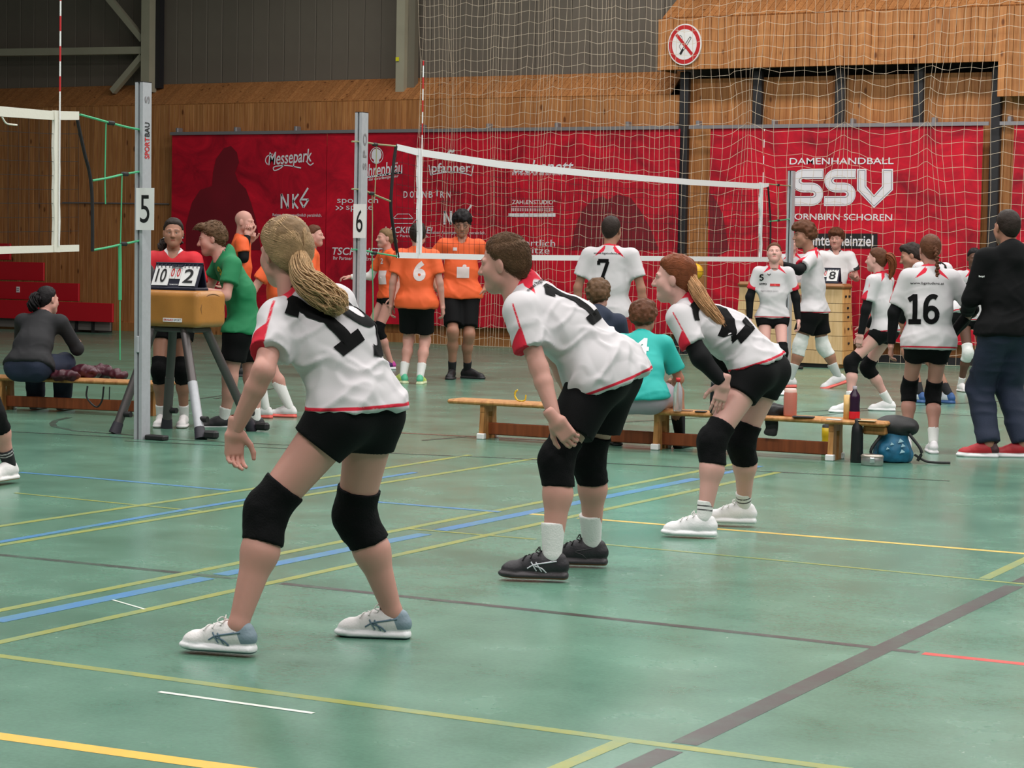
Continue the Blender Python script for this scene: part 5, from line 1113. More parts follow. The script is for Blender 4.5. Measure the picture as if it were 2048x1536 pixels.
        if cols.get('trim', False):
            nd_ = V-J['neck']; col_d = np.linalg.norm(nd_-(nd_ @ hd)[:, None]*hd, axis=1); trim = np.maximum(trim, np.where(nd_ @ hd > -.06, .076*s-col_d, -1)) if cols.get('collar', True) else trim
            if cols.get('sleeve_trim', True) and not cols.get('plain'):
                Ln = nd_ @ B.T; la = np.abs(Ln[:, 0])/s; yk = np.interp(la, [.045, .15], [.024, .0])*s-np.abs(Ln[:, 2]-np.interp(la, [.045, .15], [.012, -.075])*s); trim = np.maximum(trim, np.where((la > .04) & (la < .15), yk, -1))
            for q in (sl if cols.get('sleeve_trim', True) else ()):
                a, e = sl[q]; d = e-a; Ld = np.linalg.norm(d); u = d/Ld; r_ = V-a; t = r_ @ u; rad = r_-t[:, None]*u; near = np.linalg.norm(rad, axis=1) < .097*s
                side = fw-(fw @ u)*u; side = nrm(side); ph = (rad @ side)/np.maximum(np.linalg.norm(rad, axis=1), 1e-6)      # +1 front, -1 back
                lim = .82-.32*np.clip((1-ph)/1.1, 0, 1); pz = cols.get('ph', .15); lim = lim if pz < .3 else .80-.30*np.clip((1-ph)/(1+pz), 0, 1); v = np.minimum((t/Ld-lim)*Ld, (ph+pz)*.06); outer = (((V-mid) @ rt)*(1 if q == 'R' else -1) > .10*s) & ((rad @ rt)*(1 if q == 'R' else -1) > -.022)
                trim = np.maximum(trim, np.where(near & outer & (t < Ld*1.05), v, -1))
                pip = .0034-np.abs(ph+pz)*.06; trim = np.maximum(trim, np.where(near & outer & (t > -.03) & (t < Ld), pip, -1))
            hd_ = (V-hemc) @ (-hn); trim = np.maximum(trim, .006-np.abs(hd_))
        if cols.get('hemtrim'): pass
        sh_o = obj('shirt' if not long_sleeve else 'jacket', np_mesh('shirt', [(V, F)], True, {'trim': trim}), cols['mat'], root); out['shirt'] = sh_o
        out['bvh'] = BVHTree.FromPolygons([Vector(v) for v in V], [tuple(int(i) for i in q) for q in F])
    # ---------------- shorts / trousers
    if shorts is not None:
        e = {q: J['hip'+q]*(1-shorts_len)+J['kn'+q]*shorts_len for q in 'LR'}; f = Fld([J['pelvis']+up*.12*s, e['L'], e['R'], J['hipL'], J['hipR']], .16*s, h); ex = .022 if loose else .009
        f.cap(J['hipL'], J['hipR'], .092*g+ex, .092*g+ex, .06); f.cap(J['pelvis'], J['pelvis']*.7+mid*.3, .088*g+ex*.3, .08*g+ex*.2, .05, rt, (1.28, 1.25))
        for q in 'LR':
            d = nrm(J['kn'+q]-J['hip'+q]); f.cap(J['hip'+q], e[q]+d*.06, .085*g*leg+ex, (.085-.03*shorts_len)*g*leg+ex*(1.5 if loose else 1), .05, cut=[(e[q], d)])
        V, F = f.mesh(); N = vnormals(V, F); V = V+N*((.007 if loose else .0015)*NOISE(V*[9, 9, 5]+3))[:, None]; obj('shorts', np_mesh('shorts', [(V, F)]), shorts, root)
    if long_pants is not None:
        f = Fld([J['pelvis']+up*.12*s, J['hipL'], J['hipR'], J['knL'], J['knR'], J['anL'], J['anR']], .16*s, h); f.cap(J['hipL'], J['hipR'], .105*g, .105*g, .06); f.cap(J['pelvis'], J['pelvis']*.5+mid*.5, .1*g, .095*g, .05, rt, (1.3, 1.3))
        for q in 'LR':
            d = nrm(J['an'+q]-J['kn'+q]); f.cap(J['hip'+q], J['kn'+q], .098*g, .086*g, .05); f.cap(J['kn'+q], J['an'+q]+d*.03, .086*g, .068*g, .03, cut=[(J['an'+q]-d*.015, d)])
        V, F = f.mesh(); N = vnormals(V, F); V = V+N*(.008*(1-np.abs(NOISE(V*[7, 7, 14]+5))*2))[:, None]; obj('trousers', np_mesh('trousers', [(V, F)]), long_pants, root)
    # ---------------- knee pads, socks, sleeves
    for q in 'LR':
        hp, kn, an = J['hip'+q], J['kn'+q], J['an'+q]; d1, d2 = nrm(hp-kn), nrm(an-kn); fd = toes[q] if toes else fw*[1, 1, 0]; pf = nrm(fd-(fd @ d2)*d2*.5)
        if knee is not None and q in knees:
            f = Fld([kn+d1*.12, kn+d2*.12], .12, max(h*.8, .006)); u1, u2 = d1*.105*s, d2*.115*s
            f.cap(kn, kn+u1*1.3, .056*g*leg+.007, .062*g*leg+.009, .03, cut=[(kn+u1, d1)]); f.cap(kn, kn+u2*1.3-pf*.02*s, .056*g*leg+.007, .055*g*leg+.011, .03, cut=[(kn+u2, d2)]); f.ell(kn+pf*.033*s+d2*.015, (.056*s, .036*s, .082*s), rot_to(nrm(np.cross(pf, d2)), pf), k=.025)
            f.cap(kn-pf*.03*s+d2*.02, kn-pf*.03*s-d2*.02, .045*g, .045*g, .02)
            V, F = f.mesh(); N = vnormals(V, F); V = V+N*(.002*NOISE(V*40))[:, None]; obj('knee_pad', np_mesh('knee_pad', [(V, F)]), knee, root)
        if sock is not None:
            top = an*(1-sock_len)+kn*sock_len; f = Fld([top, an], .09, max(h*.8, .006)); dd = nrm(kn-an); fat = .034*g+.005
            f.cap(an-dd*.025, an, fat-.012, fat-.003, .01); f.cap(an, top+dd*.03, fat, fat+float(np.interp(sock_len, [.2, .34, .5, .64], [.006, .014, .021, .028]))*g, .01, cut=[(top, dd)])
            V, F = f.mesh(); sk = sock if not isinstance(sock, tuple) else sock[0]; t = (V-top) @ (-dd); st_ = np.full(len(V), -1.)
            if isinstance(sock, tuple):
                for z0 in sock[1]: st_ = np.maximum(st_, .0035-np.abs(t-z0))
            obj('sock', np_mesh('sock', [(V, F)], True, {'stripe': st_}), sk, root)
        if arms is not None and (not isinstance(arms, tuple) or q in arms[1]):
            am = arms[0] if isinstance(arms, tuple) else arms; sh, el, wrj = J['sh'+q], J['el'+q], J['wr'+q]; a0 = sh*.5+el*.5; f = Fld([a0, el, wrj], .08, max(h*.8, .006)); wd = nrm(wrj-el)
            f.cap(a0, el, .053*g, .048*g, .02); f.cap(el, wrj, .049*g, .035*g, .03, cut=[(wrj-wd*.01, wd)]); V, F = f.mesh(); obj('arm_sleeve', np_mesh('arm_sleeve', [(V, F)]), am, root)
    # ---------------- shoes
    if shoe is not None:
        hv_, hF_, ha_ = shoe_mesh(.0045 if h < .009 else .006); nm = ('shoe', shoe.name, h < .009)
        if nm not in SHOE_MATS: SHOE_MATS[nm] = np_mesh('shoe', [(hv_, hF_)], True, ha_); SHOE_MATS[nm].materials.append(shoe)
        for q in 'LR':
            if q == 'L' and J.get('noshoeL') is not None: continue
            an = J['an'+q]; kn = J['kn'+q]; fd = nrm((toes[q] if toes else fw)*np.array([1, 1, 1 if toes else 0])); Rm = R3(fd); o = bpy.data.objects.new('shoe', SHOE_MATS[nm]); COL.objects.link(o)
            sz = s*(1.02 if sex == 'm' else .97); org = an-Rm[2]*.095*sz+Rm[1]*.008; M_ = Matrix(((Rm[0][0]*sz, Rm[1][0]*sz, Rm[2][0]*sz, org[0]), (Rm[0][1]*sz, Rm[1][1]*sz, Rm[2][1]*sz, org[1]), (Rm[0][2]*sz, Rm[1][2]*sz, Rm[2][2]*sz, org[2]), (0, 0, 0, 1)))
            o.parent = root; o.matrix_parent_inverse = parent_inv(root); o.matrix_basis = M_; out['shoe'+q] = (o, M_)
    # ---------------- hair
    if style:
        hvv, hff = hair_cap(.0055 if h < .009 else .007, style, len(label)*.37); P = [(H2W(hvv), hff, 0)]; hm = [hair_mat(hair, HAIR[hair])]
        if extra and 'tail' in extra: P += [(a, b, 1) for a, b in extra['tail'](H2W)]; hm.append(hair_mat(extra.get('tailcol', hair), HAIR[extra.get('tailcol', hair)]))
        if extra and 'strands' in extra: P += [(a, b, c) for a, b, c in extra['strands'](H2W, hvv, hff)]
        while len(hm) < 3: hm.append(hair_mat(extra.get('strandcol', hair) if extra else hair, HAIR[extra.get('strandcol', hair) if extra else hair]))
        out['hair'] = obj('hair', np_mesh('hair', P), hm, root)
    out['J'] = J; out['s'] = s; out['mid'] = mid; return out
def lay(o, tri, px, size, m, side=-1, rot=0., name='jersey_number', cell=.014, axes=None):
    """print on the jersey, centred where the pixel's ray meets the cloth; side -1 = on the back, +1 = chest"""
    B = o['B']; n = B[1]*side; rgt = B[0]*(-side); up = B[2]
    if axes is not None: rgt, up, n = axes
    d = nrm(ray(*px)); h = o['bvh'].ray_cast(Vector(CC), Vector(d), 80)
    if h[0] is None: return None
    V, F = tri; V = V-(V.min(0)+V.max(0))/2; V = V*[size[0]/np.ptp(V[:, 0]), size[1]/np.ptp(V[:, 1])]
    if rot: c_, s_ = math.cos(rot), math.sin(rot); V = V @ np.array([[c_, s_], [-s_, c_]])
    P, F2 = decal((V, F), np.array(h[0]), rgt, up, n, o['bvh'], cell=cell)
    if len(F2): return obj(name, np_mesh(name, [(P, F2)], True), m, o['shirt'])
def tail_strands(curve, n, spread, r, wav=0., seed=1, seg=5, prof=None, base=.7):
    """ponytail: core plus separate locks along a curve (world points)"""
    rg = np.random.default_rng(seed); C = smooth_path(curve, seg); m = len(C); t = np.linspace(0, 1, m); pr = np.interp(t, *(prof or ([0, .25, .7, 1], [.45, 1, .9, .25]))); out = []
    T_ = np.gradient(C, axis=0); T_ /= np.linalg.norm(T_, axis=1)[:, None]; ref = np.array([.3, .2, 1.]); X = np.cross(T_, ref); X /= np.linalg.norm(X, axis=1)[:, None]; Y = np.cross(T_, X)
    V, F, _ = tube(C, spread*pr*base+.002, 10); out.append((V, F))
    for i in range(n):
        a = rg.uniform(0, 2*pi); q = math.sqrt(rg.uniform(.25, 1)); ph, fq = rg.uniform(0, 2*pi), rg.uniform(1.5, 3.2); L = rg.uniform(.8, 1.06)
        off = spread*q*pr; tw = a+.5*t*rg.normal(); P = C+off[:, None]*(np.cos(tw)[:, None]*X+np.sin(tw)[:, None]*Y)+(wav*np.sin(t*2*pi*fq+ph)*t)[:, None]*X+(wav*.7*np.cos(t*2*pi*fq+ph*1.7)*t)[:, None]*Y
        k = max(3, int(m*min(L, 1))); V, F, _ = tube(P[:k], r*np.interp(t[:k], [0, .3, .85, 1], [1, 1, .8, .15]), 4); out.append((V, F))
    return out
def combed(knot, n, r, seed=2, front=.075, mi=2):
    """strands drawn over the scalp from the hairline to a knot at the back of the head"""
    def fn(H2W, hv, hf_):
        rg = np.random.default_rng(seed); bv = BVHTree.FromPolygons([Vector(v) for v in hv], [tuple(int(i) for i in q) for q in hf_]); out = []; K = np.array(knot)
        for i in range(n):
            a = rg.uniform(-pi, pi); y = rg.uniform(-.05, .085); x = .07*math.sin(a); st = np.array([math.copysign(math.sqrt(max(0, 1-((y+.014)/.1)**2))*.085, a)*rg.uniform(.3, 1), y, 0.]); st[2] = np.interp(y, [-.05, 0, .03, .06, .085], [-.05, .01, .045, .07, .076])+abs(rg.normal(0, .02))*(1-abs(st[0])/.085)
            c = np.array([0, -.014, .034]); d0, d1 = nrm(st-c), nrm(K-c); P = []
            for t in np.linspace(0, 1, 11):
                d = nrm(d0*(1-t)+d1*t); hit = bv.ray_cast(Vector(c+d*.3), Vector(-d), .4)
                if hit[0] is None: continue
                P.append(np.array(hit[0])+d*(.0008+.0012*rg.uniform()))
            if len(P) > 4: V, F, _ = tube(H2W(np.array(P)), r*np.interp(np.linspace(0, 1, len(P)), [0, .15, 1], [.3, 1, .9]), 4); out.append((V, F, mi))
        return out
    return fn
def tufts(n, r, length, flow=(0, -.6, -.5), seed=3, mi=2, up=.0):
    """short tufts lying on the hair volume"""
    def fn(H2W, hv, hf_):
        rg = np.random.default_rng(seed); N = vnormals(hv, hf_); idx = rg.choice(len(hv), n); out = []
        for i in idx:
            p, nn = hv[i], N[i]; fl = np.array(flow)+rg.normal(0, .25, 3)
            if p[2] > .09: fl = np.array([.2*rg.normal(), .55, .15])+rg.normal(0, .25, 3) if up >= 0 else fl
            fl = nrm(fl-(fl @ nn)*nn); L = length*rg.uniform(.6, 1.2); P = np.array([p-nn*.003, p+fl*L*.5+nn*(.002+up*.004), p+fl*L+nn*(-.001+up*.006)]); V, F, _ = tube(H2W(P), np.array([r, r*.9, r*.15]), 4); out.append((V, F, mi))
        return out
    return fn
def stand(px, py, Ht, facing, sex='f', lean=0., feet=None, armL=None, armR=None, head=None, width=1., crouch=0., tilt=0., twist=0.):
    """joints of a standing figure whose feet centre is at the floor pixel; facing in degrees: 0 away from the camera, 90 to the picture's right, 180 towards the camera"""
    b = G(px, py); a = math.radians(facing); fw = cv(math.sin(a), math.cos(a)); rt = cv(math.cos(a), -math.sin(a)); up = np.array([0, 0, 1.]); s = Ht
    at = math.radians(facing+twist); frt = cv(math.cos(at), -math.sin(at)); ffw = cv(math.sin(at), math.cos(at))
    J = {}; sw = (.112 if sex == 'm' else .103)*s*width; hw = .052*s
    pel = b+up*(.525-crouch)*s+rt*tilt*s; la = math.radians(lean); tu = up*math.cos(la)+fw*math.sin(la)
    J['pelvis'] = pel; J['hipL'] = pel-rt*hw-up*.02*s; J['hipR'] = pel+rt*hw-up*.02*s; J['neck'] = pel+tu*.305*s; sc = J['neck']-tu*.028*s
    J['shL'] = sc-frt*sw; J['shR'] = sc+frt*sw; J['head'] = J['neck']+nrm(tu*.7+up*.5)*.098*s+ffw*.016*s
    feet = feet or {}
    for q, sg_ in (('L', -1), ('R', 1)):
        if q in feet and len(feet[q]) == 2 and abs(feet[q][0]) > 5: an = G(*feet[q])+up*.052*s
        else: o_ = feet.get(q, (.055*sg_, 0)); an = b+rt*o_[0]*s+fw*o_[1]*s+up*.052*s
        J['an'+q] = an; J['kn'+q] = ik(J['hip'+q], an, .25*s, .245*s, fw)
        arm = armL if q == 'L' else armR
        if arm is None: arm = ((.22*sg_, -.05, -1), (.10*sg_, .18, -1))
        B = np.array([rt, fw, up]); u1 = nrm(np.array(arm[0])) @ B; u2 = nrm(np.array(arm[1])) @ B; J['el'+q] = J['sh'+q]+u1*.172*s; J['wr'+q] = J['el'+q]+u2*.15*s
    return J
# ------------------------------------------------------------------ jerseys and kit
RED = srgb(205, 36, 58)
M_jersey = mat('white_jersey', srgb(204, 199, 202), .8, spec=.25, bump=.03, bscale=300, trims=[('trim', RED)])
M_short = mat('black_shorts', srgb(6, 6, 8), .8, spec=.2, bump=.1, bscale=200)
M_pad = mat('black_knee_pad', srgb(5, 5, 7), .85, spec=.2, bump=.25, bscale=150)
M_padw = mat('white_knee_pad', srgb(224, 224, 222), .8, bump=.2, bscale=120)
M_sockw = mat('white_sock', srgb(224, 222, 220), .85, bump=.2, bscale=150, trims=[('stripe', srgb(40, 36, 40))])
M_sockb = mat('black_sock', srgb(28, 27, 31), .85, bump=.2, bscale=150, trims=[('stripe', srgb(190, 186, 186))])
M_sleeve = mat('black_arm_sleeve', srgb(6, 6, 9), .75, spec=.25)
M_num = mat('black_flock_number', srgb(7, 7, 8), .8, spec=.15)
WHITE = {'mat': M_jersey, 'trim': True}
SH_white_grey = shoe_mat('white_greyblue', srgb(232, 226, 226), srgb(236, 234, 236), srgb(128, 146, 158), srgb(90, 110, 116))
SH_black = shoe_mat('black_gum', srgb(38, 34, 40), srgb(52, 46, 50), srgb(34, 30, 36), srgb(130, 74, 48))
SH_white = shoe_mat('all_white', srgb(236, 232, 234), srgb(238, 236, 238))
def show(name, J):
    L = lambda a, b: np.linalg.norm(J[a]-J[b])
    print(name, {k: round(float(L(*k.split('-'))), 3) for k in ('hipL-knL', 'knL-anL', 'hipR-knR', 'knR-anR', 'shL-elL', 'elL-wrL', 'pelvis-neck', 'shL-shR', 'neck-head')})
def jset(d0, T_): return {k: Q(x, y, d0+o) for k, (x, y, o) in T_.items()}
def shoe_deco(res, side, lines, w, m, laces=None, name='shoe_stripe'):
    """stripes on a shoe; points in shoe space"""
    o, M_ = res['shoe'+side]; hv_, hF_, _ = shoe_mesh(.0045); bv = BVHTree.FromPolygons([Vector(v) for v in hv_], [tuple(int(i) for i in q) for q in hF_])
    for sgx, l in lines:
        P = []
        for y, z in smooth_path([(a, b, 0) for a, b in l], 6)[:, :2]:
            h = bv.ray_cast(Vector((sgx*.12, y, z)), Vector((-sgx, 0, 0)), .2)
            if h[0] is not None: P.append(np.array(h[0])+np.array([sgx, 0, 0])*.0006)
        if len(P) > 2:
            c = obj(name, np_mesh(name, [tube(P, w, 5)[:2]]), m, None); c.parent = o
    if laces:
        for i in range(5):
            y0 = .035+.016*i; zz_ = np.interp(y0, [.03, .1], [.116, .093]); P = [(x, y0+.012*(1 if i % 2 else -1)*x/.025, zz_-.016*(x/.025)**2) for x in np.linspace(-.026, .026, 7)]
            c = obj('lace', np_mesh('lace', [tube(P, .0028, 5)[:2]]), laces, None); c.parent = o
        for sx in (-1, 1):
            P = smooth_path([(0, .04, .117), (sx*.02, .045, .128), (sx*.036, .055, .116), (sx*.03, .04, .108), (sx*.004, .04, .117)], 5); c = obj('lace_bow', np_mesh('lace', [tube(P, .0022, 5)[:2]]), laces, None); c.parent = o
LOGO = [[(.012, .03), (.03, .048), (.06, .06), (-.01, .077)], [(.075, .072), (.052, .036)], [(.055, .072), (.03, .034)], [(.09, .045), (.06, .062), (.02, .07), (-.03, .078)]]

# ---- blonde player with number 19
d0 = 7.33
J = jset(d0, dict(pelvis=(712, 818, .0), hipL=(678, 838, -.06), hipR=(746, 828, .07), knL=(533, 1020, -.10), anL=(476, 1252, -.20), knR=(708, 1030, .16), anR=(786, 1226, .19),
    neck=(604, 572, .12), shL=(556, 640, .0), shR=(676, 606, .24), elL=(527, 742, -.15), wrL=(470, 862, -.10), elR=(705, 715, .40), wrR=(700, 800, .36), head=(570, 506, .13), mid=(668, 690, .06)))
show('19', J)
tl = {'L': cv(-.93, .25), 'R': cv(-.98, .12)}
knot = [-.0, -.105, .01]
def tail19(H2W):
    k = H2W([[0, -.098, .005]])[0]; dk = depth(k); C = [k, Q(606, 552, dk-.06), Q(632, 578, dk-.09), Q(668, 604, dk-.10), Q(684, 628, dk-.10)]
    return tail_strands(C, 300, .05, .0023, .014, 5, 6, ([0, .12, .45, .8, 1], [.35, .8, 1.05, .9, .35]))
P19 = person('girl in white jersey number 19 crouching with arm hanging down', J, 1.68, 'f', 'fair', 'mid', .0075, cv(-.62, .78, -.05), cv(-.1, .02, 1), 'blonde', 'bob', {'mat': M_jersey, 'trim': True, 'ph': .62}, .66, M_short, .30, False, M_pad, 'LR', None, .3, SH_white_grey, None, ('relaxed', 'relaxed'),
    {'L': (cv(-.04, .1, -1), cv(.75, .45, 0))}, extra={'tail': tail19, 'tailcol': 'lightblonde', 'strands': combed(knot, 620, .0026, 4), 'strandcol': 'honey'}, wr=.013, toes=tl, hempt=Q(690, 812, 7.33), hemcut=cv(.05, 0, -1), fit=1.06, girth=1.05, leg=1.16)
shoe_deco(P19, 'L', [(-1, l) for l in LOGO], .0032, mat('logo_greyblue', srgb(96, 118, 134), .5), mat('lace_white', srgb(226, 222, 220), .7)); shoe_deco(P19, 'R', [(-1, l) for l in LOGO], .0032, mat('logo_greyblue', srgb(96, 118, 134), .5), mat('lace_white', srgb(226, 222, 220), .7))
lay(P19, number2d('1', .17), (650, 640), (.13, .27), M_num, rot=math.radians(20)); lay(P19, number2d('9', .17), (733, 640), (.15, .27), M_num, rot=math.radians(14)); lay(P19, T('www.bgstudenz.at', 1, .01), (592, 566), (.3, .024), M_num, name='jersey_lettering')

# ---- boy with number 1x
d0 = 9.12
J = jset(d0, dict(pelvis=(1212, 745, .0), hipL=(1196, 756, -.08), hipR=(1230, 748, .09), knL=(1112, 918, -.16), anL=(1104, 1112, -.21), knR=(1176, 914, .14), anR=(1184, 1086, .23),
    neck=(1048, 572, .04), shL=(1040, 622, -.15), shR=(1086, 596, .20), elL=(1078, 736, -.22), wrL=(1111, 840, -.295), elR=(1112, 716, .25), wrR=(1165, 838, .24), head=(1009, 527, .02), mid=(1136, 660, .02)))
show('1', J)
tl = {'L': cv(-.95, .1), 'R': cv(-.98, .1)}
P1 = person('boy in white jersey number 1 leaning forward with hand on knee', J, 1.72, 'm', 'fair', 'mid', .0075, cv(-.93, .32, -.12), cv(-.25, .0, 1), 'brown', 'crop', WHITE, .66, M_short, .66, True, M_pad, 'LR', M_sockw, .34, SH_black, None, ('relaxed', 'relaxed'),
    {'L': (cv(.62, .0, -.78), cv(-.78, .2, -.6))}, extra={'strands': tufts(4200, .0009, .018, (0, -.5, -.6), 6, up=.2), 'strandcol': 'brown'}, wr=.013, toes=tl, hempt=Q(1200, 774, 9.12), hemcut=cv(.37, -.02, -.93), fit=1.1, girth=1.03, leg=1.05)
shoe_deco(P1, 'L', [(-1, l) for l in LOGO], .003, mat('logo_silver', srgb(205, 205, 212), .4), mat('lace_black', srgb(20, 18, 20), .7)); shoe_deco(P1, 'R', [(-1, l) for l in LOGO[:1]], .002, mat('logo_dark', srgb(60, 56, 60), .4), mat('lace_black', srgb(20, 18, 20), .7))
lay(P1, number2d('1', .17), (1148, 600), (.13, .27), M_num); lay(P1, T('www.bgstudenz.at', 1, .01), (1082, 562), (.3, .024), M_num, name='jersey_lettering')

# ---- girl with number 2 and ponytail
d0 = 10.66
J = jset(d0, dict(pelvis=(1524, 738, .0), hipL=(1506, 748, -.08), hipR=(1540, 742, .09), knL=(1424, 882, -.20), anL=(1408, 1036, -.25), knR=(1482, 884, .10), anR=(1488, 1012, .24),
    neck=(1378, 596, .03), shL=(1358, 636, -.14), shR=(1398, 618, .19), elL=(1402, 716, -.20), wrL=(1448, 768, -.22), elR=(1432, 712, .24), wrR=(1480, 790, .24), head=(1349, 557, .02), mid=(1458, 668, .02)))
show('2', J)
tl = {'L': cv(-.97, .15), 'R': cv(-.98, .1)}
def tail2(H2W):
    k = H2W([[0, -.098, .03]])[0]; dk = depth(k); C = [k, Q(1384, 562, dk-.03), Q(1398, 588, dk-.06), Q(1422, 622, dk-.09), Q(1450, 655, dk-.1)]
    return tail_strands(C, 240, .034, .0019, .004, 8, 6, ([0, .15, .5, 1], [.4, .8, 1.15, .75]))
P2 = person('girl in white jersey with long auburn ponytail resting hands on her thighs', J, 1.68, 'f', 'pale', 'mid', .0078, cv(-.96, .25, -.05), cv(-.15, 0, 1), 'auburn', 'pulled', WHITE, .66, M_short, .33, False, M_pad, 'LR', (M_sockw, (.025, .045)), .22, SH_white, M_sleeve, ('flat', 'relaxed'),
    {'L': (cv(-.25, .05, -.97), cv(-.97, -.1, .25))}, extra={'tail': tail2, 'tailcol': 'auburn_light', 'strands': combed([0, -.1, .03], 560, .0022, 9), 'strandcol': 'auburn'}, wr=.013, toes=tl, hempt=Q(1498, 727, 10.66), hemcut=cv(.32, 0, -.95), fit=1.04, leg=1.12)
shoe_deco(P2, 'L', [], .003, None, mat('lace_white', srgb(226, 222, 220), .7)); shoe_deco(P2, 'R', [], .003, None, mat('lace_white', srgb(226, 222, 220), .7))
lay(P2, number2d('2', .155), (1440, 640), (.22, .31), M_num); lay(P2, T('www.bgstudenz.at', 1, .01), (1400, 592), (.3, .024), M_num, name='jersey_lettering')
for P_, nm in ((P19, 'hair_tie'), (P2, 'hair_tie')):
    k = P_['H2W']([[0, -.1, .008 if P_ is P19 else .03]])[0]; t = np.linspace(0, 2*pi, 15); ax = P_['hf']; obj('hair_tie', np_mesh('tie', [tube([k+ax[0]*.017*math.cos(a)+ax[2]*.017*math.sin(a) for a in t], .006, 6)[:2]]), M_ink, P_['root'])
# ------------------------------------------------------------------ everyone further back
ORG = srgb(236, 96, 44)
M_orange = mat('orange_jersey', ORG, .7, bump=.03, bscale=250)
M_redj = mat('red_jersey', srgb(206, 24, 40), .7, bump=.03, bscale=250, trims=[('trim', srgb(230, 225, 225))])
M_green = mat('green_tshirt', srgb(14, 118, 72), .75, bump=.03, bscale=250)
M_teal = mat('teal_jersey', srgb(24, 168, 160), .65, bump=.03, bscale=250)
M_whitet = mat('white_tshirt', srgb(228, 224, 226), .75, bump=.03, bscale=250, trims=[('trim', srgb(40, 38, 40))])
M_hoodie = mat('black_hoodie', srgb(10, 10, 12), .85, spec=.2, bump=.06, bscale=150)
M_jacket = mat('charcoal_jacket', srgb(28, 27, 31), .8, bump=.06, bscale=150)
M_navy = mat('navy_hoodie', srgb(38, 46, 66), .85, bump=.06, bscale=150)
M_jeans = mat('blue_jeans', srgb(27, 36, 58), .8, bump=.2, bscale=180, var=.15, vscale=8)
M_redshort = mat('red_shorts', srgb(206, 32, 36), .7)
M_lilac = mat('lilac_grey_shorts', srgb(160, 148, 158), .75, var=.1)
M_nump = mat('print_pale_grey', srgb(224, 206, 206), .6)
SH_lime = shoe_mat('lime', srgb(206, 226, 120), srgb(226, 232, 190), srgb(90, 190, 150)); SH_purple = shoe_mat('purple', srgb(74, 34, 92), srgb(226, 224, 228), srgb(190, 60, 150)); SH_blk = shoe_mat('plain_black', srgb(26, 24, 28), srgb(36, 34, 38))
SH_gum = shoe_mat('white_gum', srgb(230, 224, 224), srgb(232, 226, 226), srgb(225, 220, 220), srgb(190, 130, 80)); SH_coral = shoe_mat('white_coral', srgb(226, 222, 224), srgb(240, 110, 100), srgb(230, 226, 226)); SH_redm = shoe_mat('red_white', srgb(170, 26, 36), srgb(226, 224, 226), srgb(60, 24, 30)); SH_blue = shoe_mat('blue_white', srgb(210, 214, 222), srgb(60, 96, 150), srgb(46, 84, 140)); SH_stripe = shoe_mat('black_threestripe', srgb(26, 24, 28), srgb(224, 222, 224)); SH_pinkl = shoe_mat('white_pinklace', srgb(232, 226, 230), srgb(236, 230, 234)); SH_sneak = shoe_mat('dark_sneaker', srgb(50, 46, 52), srgb(150, 146, 150))
HB = .012
def pony(loc, C, n=26, spread=.03, r=.006, wav=.004, seed=3):
    """ponytail given in head space points"""
    def fn(H2W): return tail_strands([H2W([p])[0] for p in C], n, spread, r, wav, seed, 4)
    return fn
def eyeglasses(P_, m=M_ink):
    P = []
    for s_ in (-1, 1):
        ring = [(s_*.031+.022*math.cos(t), .092, .002+.017*math.sin(t)) for t in np.linspace(0, 2*pi, 13)]; P.append(tube(P_['H2W'](ring), .0022, 5)[:2]); P.append(tube(P_['H2W']([(s_*.053, .09, .004), (s_*.075, .01, .008)]), .002, 5)[:2])
    P.append(tube(P_['H2W']([(-.01, .096, .006), (.01, .096, .006)]), .002, 5)[:2]); return obj('glasses', np_mesh('glasses', P), m, P_['root'])

# girl in red behind the buck
J = stand(345, 853, 1.60, 178, 'f', 4, {'L': (.07, -.02), 'R': (-.05, .02)} and None, ((-.25, .25, -1), (.15, .9, -.25)), ((.25, .25, -1), (-.15, .9, -.25)))
p = person('girl in red jersey standing behind the leather buck', J, 1.60, 'f', 'tan', 'dark', HB, cv(.12, -1, -.02), None, 'dark', 'pulled', {'mat': M_redj, 'trim': True, 'sleeve_trim': False}, .7, M_short, .4, False, M_pad, 'LR', M_sockw, .25, SH_gum, extra={'tail': pony(0, [(0, -.1, -.02), (-.05, -.13, -.05), (.09, -.10, -.10), (.10, -.06, -.17)], 26, .045, .007)}, hem=-.06)
lay(p, number2d('2', .2), (350, 538), (.07, .08), M_nump, 1); lay(p, strokes2d([[(0, 0), (.3, .12)], [(.1, .2), (.3, .0)]], .06), (333, 533), (.05, .035), M_nump, 1, name='jersey_logo')
for s_ in (-1, 1): q = p['H2W']([[s_*.078, .0, -.042]])[0]; obj('earring', MB().lathe([(0, -.006), (.006, 0), (0, .006)], q, 8).mesh('e', True), M_white, p['root'])
# boy in green
J = jset(16.6, dict(pelvis=(486, 655, 0), hipL=(476, 668, -.09), hipR=(494, 665, .09), knL=(460, 756, -.1), anL=(448, 836, -.05), knR=(502, 758, .1), anR=(512, 838, .1), neck=(452, 506, 0), shL=(466, 530, -.2), shR=(442, 524, .2), elL=(452, 592, -.28), wrL=(405, 580, -.2), elR=(418, 575, .22), wrR=(385, 568, .1), head=(424, 478, 0), mid=(480, 585, 0)))
show('green', J)
p = person('boy in green t-shirt leaning with forearms on the leather buck', J, 1.70, 'm', 'fair', 'mid', HB, cv(-.96, -.12, -.18), cv(-.2, 0, 1), 'brown', 'quiff', M_green, .62, M_short, .62, True, None, '', M_sockw, .28, SH_stripe, None, ('relaxed', 'relaxed'), extra={'strands': tufts(500, .0025, .035, (0, .6, .1), 3)}, toes={'L': cv(-.95, -.25), 'R': cv(-.9, -.3)}, hempt=Q(480, 664, 16.6), hemcut=cv(0, 0, -1))
